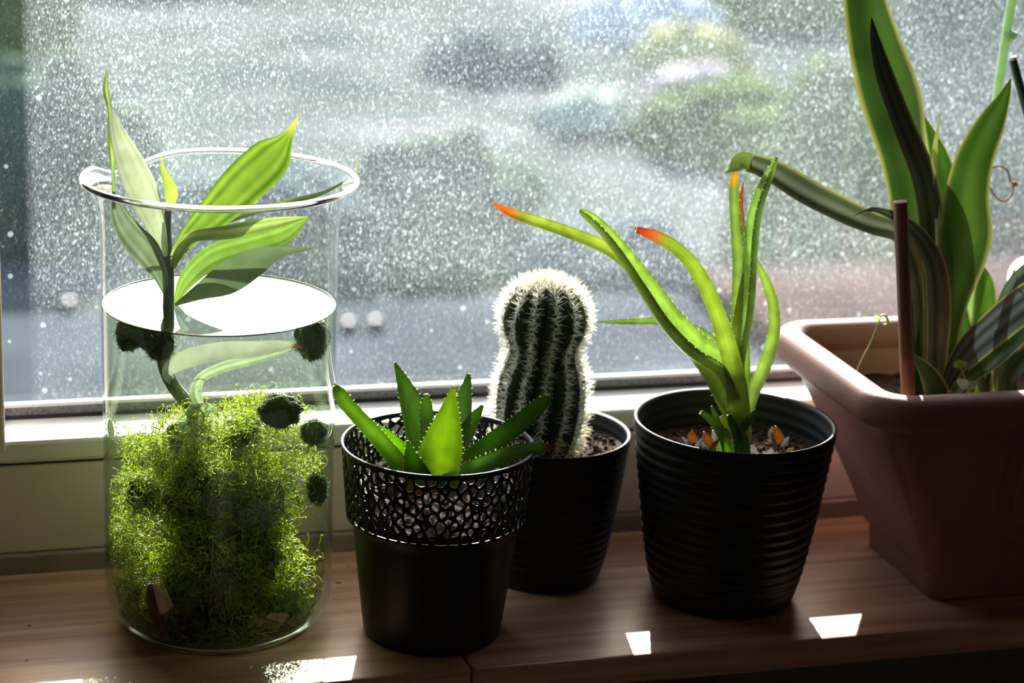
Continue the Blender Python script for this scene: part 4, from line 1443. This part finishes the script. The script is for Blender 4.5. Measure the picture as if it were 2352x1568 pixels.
# rolled rim, a rounded lip swept round the box
sec = []
for k in range(18):
    a = 2 * math.pi * k / 18
    ca, sa = math.cos(a), math.sin(a)
    sec.append((0.0100 * (abs(ca) ** 0.75) * (1 if ca > 0 else -1), 0.0112 * (abs(sa) ** 0.75) * (1 if sa > 0 else -1)))
V, F = [], []
cl = rrect(0.3855, PX1 - .009, 0.0125, 0.1745, 0.022, 10)
m = len(cl)
for i in range(m):
    p0, p1 = np.array(cl[i - 1]), np.array(cl[(i + 1) % m])
    tg = p1 - p0; tg /= np.linalg.norm(tg)
    nn = np.array([tg[1], -tg[0]])
    for a, h in sec:
        V.append((cl[i][0] + nn[0] * a, cl[i][1] + nn[1] * a, 0.1365 + h))
F = [(i * 18 + j, i * 18 + (j + 1) % 18, ((i + 1) % m) * 18 + (j + 1) % 18, ((i + 1) % m) * 18 + j) for i in range(m) for j in range(18)]
obj('rolled_rim', V, F, M['terra'], pl)


# embossed arches on the front face
def front_pt(x, z, out=0.0):
    zs = [q[0] for q in lev]; ys = [q[3] for q in lev]
    return (x, np.interp(z, zs, ys) - out, z)


for xc in (0.535, 0.70, 0.865):
    for k, (hw, zb) in enumerate(((0.062, 0.030), (0.048, 0.042), (0.034, 0.054))):
        pth = [front_pt(xc - hw, 0.112)] + [front_pt(xc - hw * math.cos(a), zb + 0.030 - 0.030 * math.sin(a)) for a in np.linspace(0, math.pi, 15)] + [front_pt(xc + hw, 0.112)]
        V, F = tube_vf(cat_rom(pth, 40), 0.0011, 6)
        obj('embossed_arch', V, F, M['terra'], pl)

soil_bed('potting_soil', 0, 0, 0, 0.112, 'dark soil in the terracotta brown planter', 520, rect=(0.400, PX1 - .024, 0.0255, 0.163))

# big striped-leaf plant
cp = thing('corn_plant', at(2140, 905, .095), 'big dark green plant with tall yellow-edged leaves in the planter', 'plant')
DG = (0.030, 0.075, 0.012)
MG = (0.06, 0.15, 0.015)
YE_ = (0.55, 0.58, 0.16)
y = 0.098
B = M['bigleaf']
leaf('leaf', cp, B, [(2118, 950, y), (2118, 800, y + .002), (2104, 620, y + .006), (2092, 450, y + .008), (2072, 330, y + .008), (2045, 215, y + .006), (2010, 95, y + .002), (1985, -15, y - .002), (1970, -130, y - .006), (1968, -260, y - .010), (1985, -380, y - .014)],
     [40, 62, 84, 96, 112, 138, 118, 92, 72, 44, 2], striped(DG, (0.07, 0.17, 0.015), 1.2, edge=YE_), twist=-8, cup=0.1, fold=0.45, seg=44, nc=10, label='tallest leaf, leaving the picture at the top')
leaf('leaf', cp, B, [(2142, 950, y - .006), (2148, 800, y - .008), (2150, 660, y - .010), (2142, 520, y - .012), (2118, 400, y - .014), (2070, 280, y - .016), (2030, 170, y - .018), (2008, 85, y - .018), (2002, 40, y - .018)],
     [36, 52, 62, 62, 58, 50, 42, 22, 2], striped((0.035, 0.05, 0.025), (0.11, 0.13, 0.08), 2.6, edge=YE_), twist=10, cup=0.3, fold=0.2, seg=44, nc=10, label='narrow greyish leaf in front of the tallest one')
leaf('leaf', cp, B, [(2162, 950, y - .012), (2172, 800, y - .016), (2186, 690, y - .020), (2208, 600, y - .024), (2216, 530, y - .026), (2220, 450, y - .028), (2238, 365, y - .028), (2275, 285, y - .026), (2305, 225, y - .024), (2322, 180, y - .022)],
     [36, 48, 74, 104, 120, 98, 84, 64, 30, 2], striped((0.05, 0.13, 0.012), (0.11, 0.24, 0.03), 1.6, ph=0.8, edge=YE_), twist=6, cup=0.25, fold=0.1, wave=0.12, seg=44, nc=10, label='broad wavy leaf leaning right, glowing green')
leaf('leaf', cp, B, [(2125, 950, y + .004), (2122, 760, y + .004), (2108, 620, y), (2070, 540, y - .004), (2000, 515, y - .008), (1930, 485, y - .010), (1850, 445, y - .012), (1780, 402, y - .012), (1725, 376, y - .012)],
     [30, 40, 44, 46, 56, 66, 70, 64, 46], striped((0.07, 0.10, 0.04), (0.24, 0.28, 0.18), 2.2, edge=YE_), twist=[0, 0, 0, 10, 25, 30, 32, 30, 25], cup=0.45, fold=0.2, seg=46, nc=10, label='long leaf reaching left over the tall aloe')
leaf('leaf', cp, B, [(1728, 377, y - .012), (1705, 372, y - .013), (1688, 384, y - .014), (1676, 392, y - .015), (1664, 398, y - .015)],
     [46, 44, 30, 10, 1], flat((0.26, 0.40, 0.08)), twist=20, cup=0.3, seg=16, label='bent-over yellow-green tip of the long leaf')
leaf('leaf', cp, B, [(2140, 945, y - .02), (2152, 820, y - .024), (2156, 700, y - .028), (2146, 610, y - .030), (2112, 545, y - .032), (2062, 502, y - .034), (2010, 482, y - .036), (1985, 486, y - .036), (1960, 496, y - .036)],
     [34, 46, 56, 50, 40, 28, 16, 9, 1], striped((0.05, 0.08, 0.03), (0.16, 0.19, 0.11), 2.4, edge=(0.5, 0.5, 0.12)), twist=[0, 0, 5, 10, 20, 30, 40, 40, 30], cup=0.3, seg=40, nc=10, label='arching leaf curling left behind the stake')
leaf('leaf', cp, B, [(2165, 900, y + .016), (2172, 640, y + .02), (2176, 480, y + .022), (2160, 370, y + .022), (2125, 270, y + .022)],
     [40, 60, 66, 52, 4], striped(DG, MG, 1.8, edge=YE_), twist=-12, cup=0.3, seg=30, label='leaf standing behind, between the two tallest')
leaf('leaf', cp, B, [(2140, 480, y - .004), (2146, 380, y - .004), (2148, 330, y - .004), (2160, 262, y - .004)],
     [16, 15, 12, 1], flat((0.45, 0.48, 0.12)), twist=20, cup=0.4, seg=14, label='short yellow leaf tip')
leaf('leaf', cp, B, [(2104, 950, y + .012), (2106, 800, y + .012), (2098, 690, y + .012), (2086, 580, y + .012)],
     [28, 34, 30, 10], striped((0.12, 0.20, 0.10), (0.24, 0.32, 0.20), 2.0), twist=-10, cup=0.3, seg=20)
leaf('leaf', cp, B, [(2158, 950, y - .03), (2150, 900, y - .034), (2128, 855, y - .036), (2096, 815, y - .036)],
     [60, 58, 40, 8], striped(DG, (0.05, 0.09, 0.03), 2.0, edge=(0.35, 0.38, 0.15)), twist=15, cup=0.3, seg=20, label='low dark leaf behind the stake foot')

sp = thing('striped_leaf_plant', at(2270, 900, .075), 'low dark leafy plant spilling right in the planter, striped arching leaves', 'plant')
y = 0.075
leaf('leaf', sp, B, [(2172, 905, y), (2188, 858, y - .006), (2230, 800, y - .014), (2290, 745, y - .022), (2352, 695, y - .030), (2430, 640, y - .036)],
     [22, 44, 70, 80, 84, 70], striped((0.025, 0.04, 0.03), (0.13, 0.16, 0.15), 3.2, edge=(0.42, 0.5, 0.14)), twist=18, cup=0.35, seg=34, nc=12, label='large arching leaf with grey stripes')
leaf('leaf', sp, B, [(2180, 915, y - .01), (2220, 870, y - .014), (2270, 835, y - .018), (2330, 785, y - .022), (2400, 720, y - .026)],
     [18, 36, 44, 42, 30], striped(DG, MG, 2.0, edge=(0.42, 0.46, 0.12)), twist=-25, cup=0.3, seg=26)
leaf('leaf', sp, B, [(2300, 915, y), (2300, 860, y - .004), (2318, 800, y - .008), (2345, 755, y - .012), (2400, 740, y - .02)],
     [30, 44, 46, 40, 20], striped(DG, (0.06, 0.12, 0.02), 2.0, edge=(0.4, 0.45, 0.15)), twist=20, cup=0.35, seg=26)
leaf('leaf', sp, B, [(2240, 910, y + .02), (2248, 800, y + .026), (2262, 720, y + .030), (2262, 650, y + .030), (2252, 605, y + .030)],
     [36, 48, 54, 44, 6], striped((0.07, 0.18, 0.012), (0.14, 0.28, 0.02), 1.5, edge=YE_), twist=-10, cup=0.3, seg=26, label='upright bright green leaf at the back')
leaf('leaf', sp, B, [(2215, 905, y + .03), (2215, 800, y + .034), (2205, 720, y + .034), (2190, 640, y + .034)],
     [30, 44, 40, 8], striped(DG, MG, 1.6, edge=YE_), twist=10, cup=0.3, seg=20)
leaf('leaf', sp, B, [(2290, 905, y + .02), (2285, 760, y + .024), (2300, 690, y + .024), (2324, 640, y + .022), (2330, 612, y + .02)],
     [24, 26, 24, 14, 1], flat((0.42, 0.46, 0.12)), twist=30, cup=0.4, seg=22, label='narrow yellow-edged leaf')
leaf('leaf', sp, B, [(2310, 900, y + .01), (2305, 760, y + .012), (2320, 690, y + .012), (2352, 640, y + .010), (2410, 590, y + .008)],
     [30, 46, 52, 54, 40], striped((0.04, 0.08, 0.05), (0.12, 0.18, 0.13), 2.4), twist=12, cup=0.3, seg=24)
leaf('leaf', sp, B, [(2330, 925, y - .03), (2320, 880, y - .034), (2345, 830, y - .036), (2400, 780, y - .04)],
     [20, 34, 36, 26], striped(DG, (0.08, 0.13, 0.06), 2.0), twist=-15, cup=0.35, seg=18)
leaf('leaf', sp, B, [(2262, 915, y - .012), (2258, 860, y - .014), (2276, 810, y - .016), (2300, 780, y - .018)],
     [20, 30, 26, 6], striped(DG, MG, 1.6), twist=15, cup=0.3, seg=16)
leaf('glare_leaf', sp, M['white'], [(2318, 655, y + .034), (2328, 628, y + .032), (2350, 605, y + .028), (2400, 590, y + .02)],
     [14, 42, 56, 40], lambda u, v: (1, 1, 1), twist=40, cup=0.6, seg=16, label='leaf back with sun glare put into its white colour')

# wooden stake
a0, a1 = at(2068, 462, .036), at(2088, 960, .036)
V, F = tube_vf([a1 + (a1 - a0) * 0.12, a1, (a0 + a1) / 2, a0 + (a1 - a0) * 0.004, a0], [0.0042, 0.0042, 0.0043, 0.0043, 0.0040], 12)
V = np.array(V)
bevel(tag(obj('wooden_stake', V, F, M['stake'], org=a1), 'reddish brown stake standing at the planter front rim', 'stake'), 0.0004)

# pale cane tied with twine, dark green cane
c0, c1, c2 = at(2334, -60, .135), at(2292, 210, .132), at(2222, 720, .125)
ca = thing('pale_cane', c2, 'pale green plant cane leaning up behind the broad wavy leaf', 'cane')
V, F = tube_vf(cat_rom([c2 + (c2 - c1) * 0.3, c2, c1, c0], 24), 0.0030, 12)
obj('cane_shaft', V, F, M['cane'], ca)
nd = at(2322, 82, .131)
V, F = tube_vf([nd + np.array([-0.003, 0, -0.0008]), nd + np.array([0.0008, 0, 0]), nd + np.array([0.0042, 0, 0.0010])], [0.0030, 0.0034, 0.0016], 10)
obj('cane_node', V, F, M['cane'], ca)
g0, g1 = at(2326, 136, .120), at(2420, 480, .120)
gc = thing('dark_green_cane', g1, 'dark green garden cane with a pale cut end at the right edge', 'cane')
V, F = tube_vf([g1 + (g1 - g0) * 1.2, g1, (g0 + g1) / 2, g0], 0.0028, 12)
obj('cane_shaft', V, F, M['green_cane'], gc)
V, F = tube_vf([g0, g0 + (g0 - g1) / np.linalg.norm(g0 - g1) * 0.0012], 0.0029, 12)
obj('cane_end', V, F, M['white_cap'], gc)
tw_pts = [(2262, 402, .120), (2278, 386, .119), (2298, 382, .118), (2314, 393, .118), (2320, 414, .118), (2327, 424, .117), (2326, 442, .118), (2314, 459, .119), (2298, 460, .120), (2282, 446, .121), (2270, 424, .122), (2262, 404, .124)]
tt = thing('twine_loop', at(2327, 424, .118), 'loop of jute twine knotted round the pale cane', 'twine')
P = cat_rom([at(*q) for q in tw_pts], 90)
P = P + RNG.normal(size=P.shape) * 0.00008
V, F = tube_vf(P, 0.00062 + 0.00012 * np.sin(np.arange(90) * 1.9), 7)
obj('cord', V, F, M['twine'], tt)
kc = at(2328, 424, .117)
V, F = tube_vf(cat_rom([kc + np.array(q) * 0.001 for q in ((-1.6, 0, 1.2), (0.8, -1, 1.4), (1.8, 0, -0.2), (0, 1, -1.5), (-1.2, -1, -.2), (.6, -1.2, .8), (2.4, 0, 1.2))], 36), 0.0007, 7)
obj('knot', V, F, M['twine'], tt)

# little weeds
wd = thing('weed_sprout', at(1962, 880, .085), 'thin weed sprout with a curled tip at the left of the planter', 'weed')
P = cat_rom([at(1960, 880, .085), at(1975, 835, .084), at(2000, 785, .083), at(2019, 737, .082)], 20)
V, F = tube_vf(P, np.linspace(0.0005, 0.0003, 20), 6)
obj('stem', V, F, M['stem'], wd, col=np.tile((0.28, 0.40, 0.12), (len(V), 1)))
P = cat_rom([at(*q) for q in ((2019, 737, .082), (2026, 724, .081), (2036, 728, .081), (2039, 742, .081), (2030, 746, .081), (2020, 738, .081))], 26)
V, F = tube_vf(P, np.interp(np.linspace(0, 1, 26), [0, .5, 1], [.0004, .0010, .0004]), 7)
obj('curled_tip', V, F, M['stem'], wd, col=np.tile((0.45, 0.58, 0.14), (len(V), 1)))
leaf('leaf', wd, M['dracaena'], [(2019, 737, .082), (2014, 730, .081), (2012, 722, .081)], [3, 9, 3], flat((0.45, 0.58, 0.12)), seg=8, nc=4)


def clover(base, label, leaves, col):
    t = thing('clover_sprout', at(*base), label, 'weed', 'clover sprouts in the planter')
    for stem_pts, lf in leaves:
        P = cat_rom([at(*q) for q in stem_pts], 14)
        V, F = tube_vf(P, 0.00035, 6)
        obj('stem', V, F, M['stem'], t, col=np.tile((0.30, 0.42, 0.14), (len(V), 1)))
        for pts, w in lf:
            leaf('leaf', t, M['dracaena'], pts, w, flat(col), cup=0.25, seg=10, nc=6)


yc = 0.055
clover((2228, 912, yc), 'clover sprout with a bright green lobed leaf under the arching leaf',
       [([(2228, 915, yc), (2220, 880, yc), (2206, 842, yc - .004)],
         [([(2206, 842, yc - .004), (2198, 836, yc - .005), (2192, 843, yc - .005)], [4, 16, 6]),
          ([(2206, 842, yc - .004), (2204, 832, yc - .005), (2206, 826, yc - .005)], [4, 14, 6]),
          ([(2206, 842, yc - .004), (2214, 836, yc - .005), (2222, 832, yc - .005)], [4, 13, 4])])], (0.36, 0.55, 0.05))
clover((2232, 915, yc - .01), 'clover sprout with a pale leaf and a folded leaf near the planter rim',
       [([(2232, 918, yc - .01), (2229, 900, yc - .011), (2226, 886, yc - .012)],
         [([(2226, 888, yc - .012), (2214, 882, yc - .013), (2200, 872, yc - .013)], [8, 24, 10]),
          ([(2224, 892, yc - .012), (2232, 884, yc - .013), (2246, 876, yc - .013)], [6, 18, 3])]),
        ([(2215, 914, yc - .015), (2195, 902, yc - .016), (2176, 898, yc - .018)], [])], (0.55, 0.66, 0.42))

# dry bits lying on the sill
for k, (px, py, ln, an) in enumerate(((778, 1338, .004, -.5), (757, 1349, .0012, .4), (800, 1301, .0012, 0), (1320, 1431, .0012, 1.2), (68, 1436, .0022, .1), (62, 1516, .0015, .4))):
    c = at_z(px, py, 0.0004)
    d = np.array([math.cos(an), math.sin(an), 0]) * ln / 2
    V, F = tube_vf([c - d, c + d * 0.2 + np.array([0, 0, .0002]), c + d], [.0002, .0003, .00015], 5)
    o = obj('dry_crumb', V, F, M['gap'], org=c)
    tag(o, ['curved dark dry crumb on the sill right of the beaker', 'dark dry speck on the sill just below the curved crumb', 'dark dry speck on the sill near the window, right of the beaker',
            'dark dry speck on the sill in front of the cactus pot', 'dark dry crumb on the sill left of the beaker', 'smaller dark dry speck on the sill at the lower left'][k], 'crumb', 'dry crumbs on the sill')
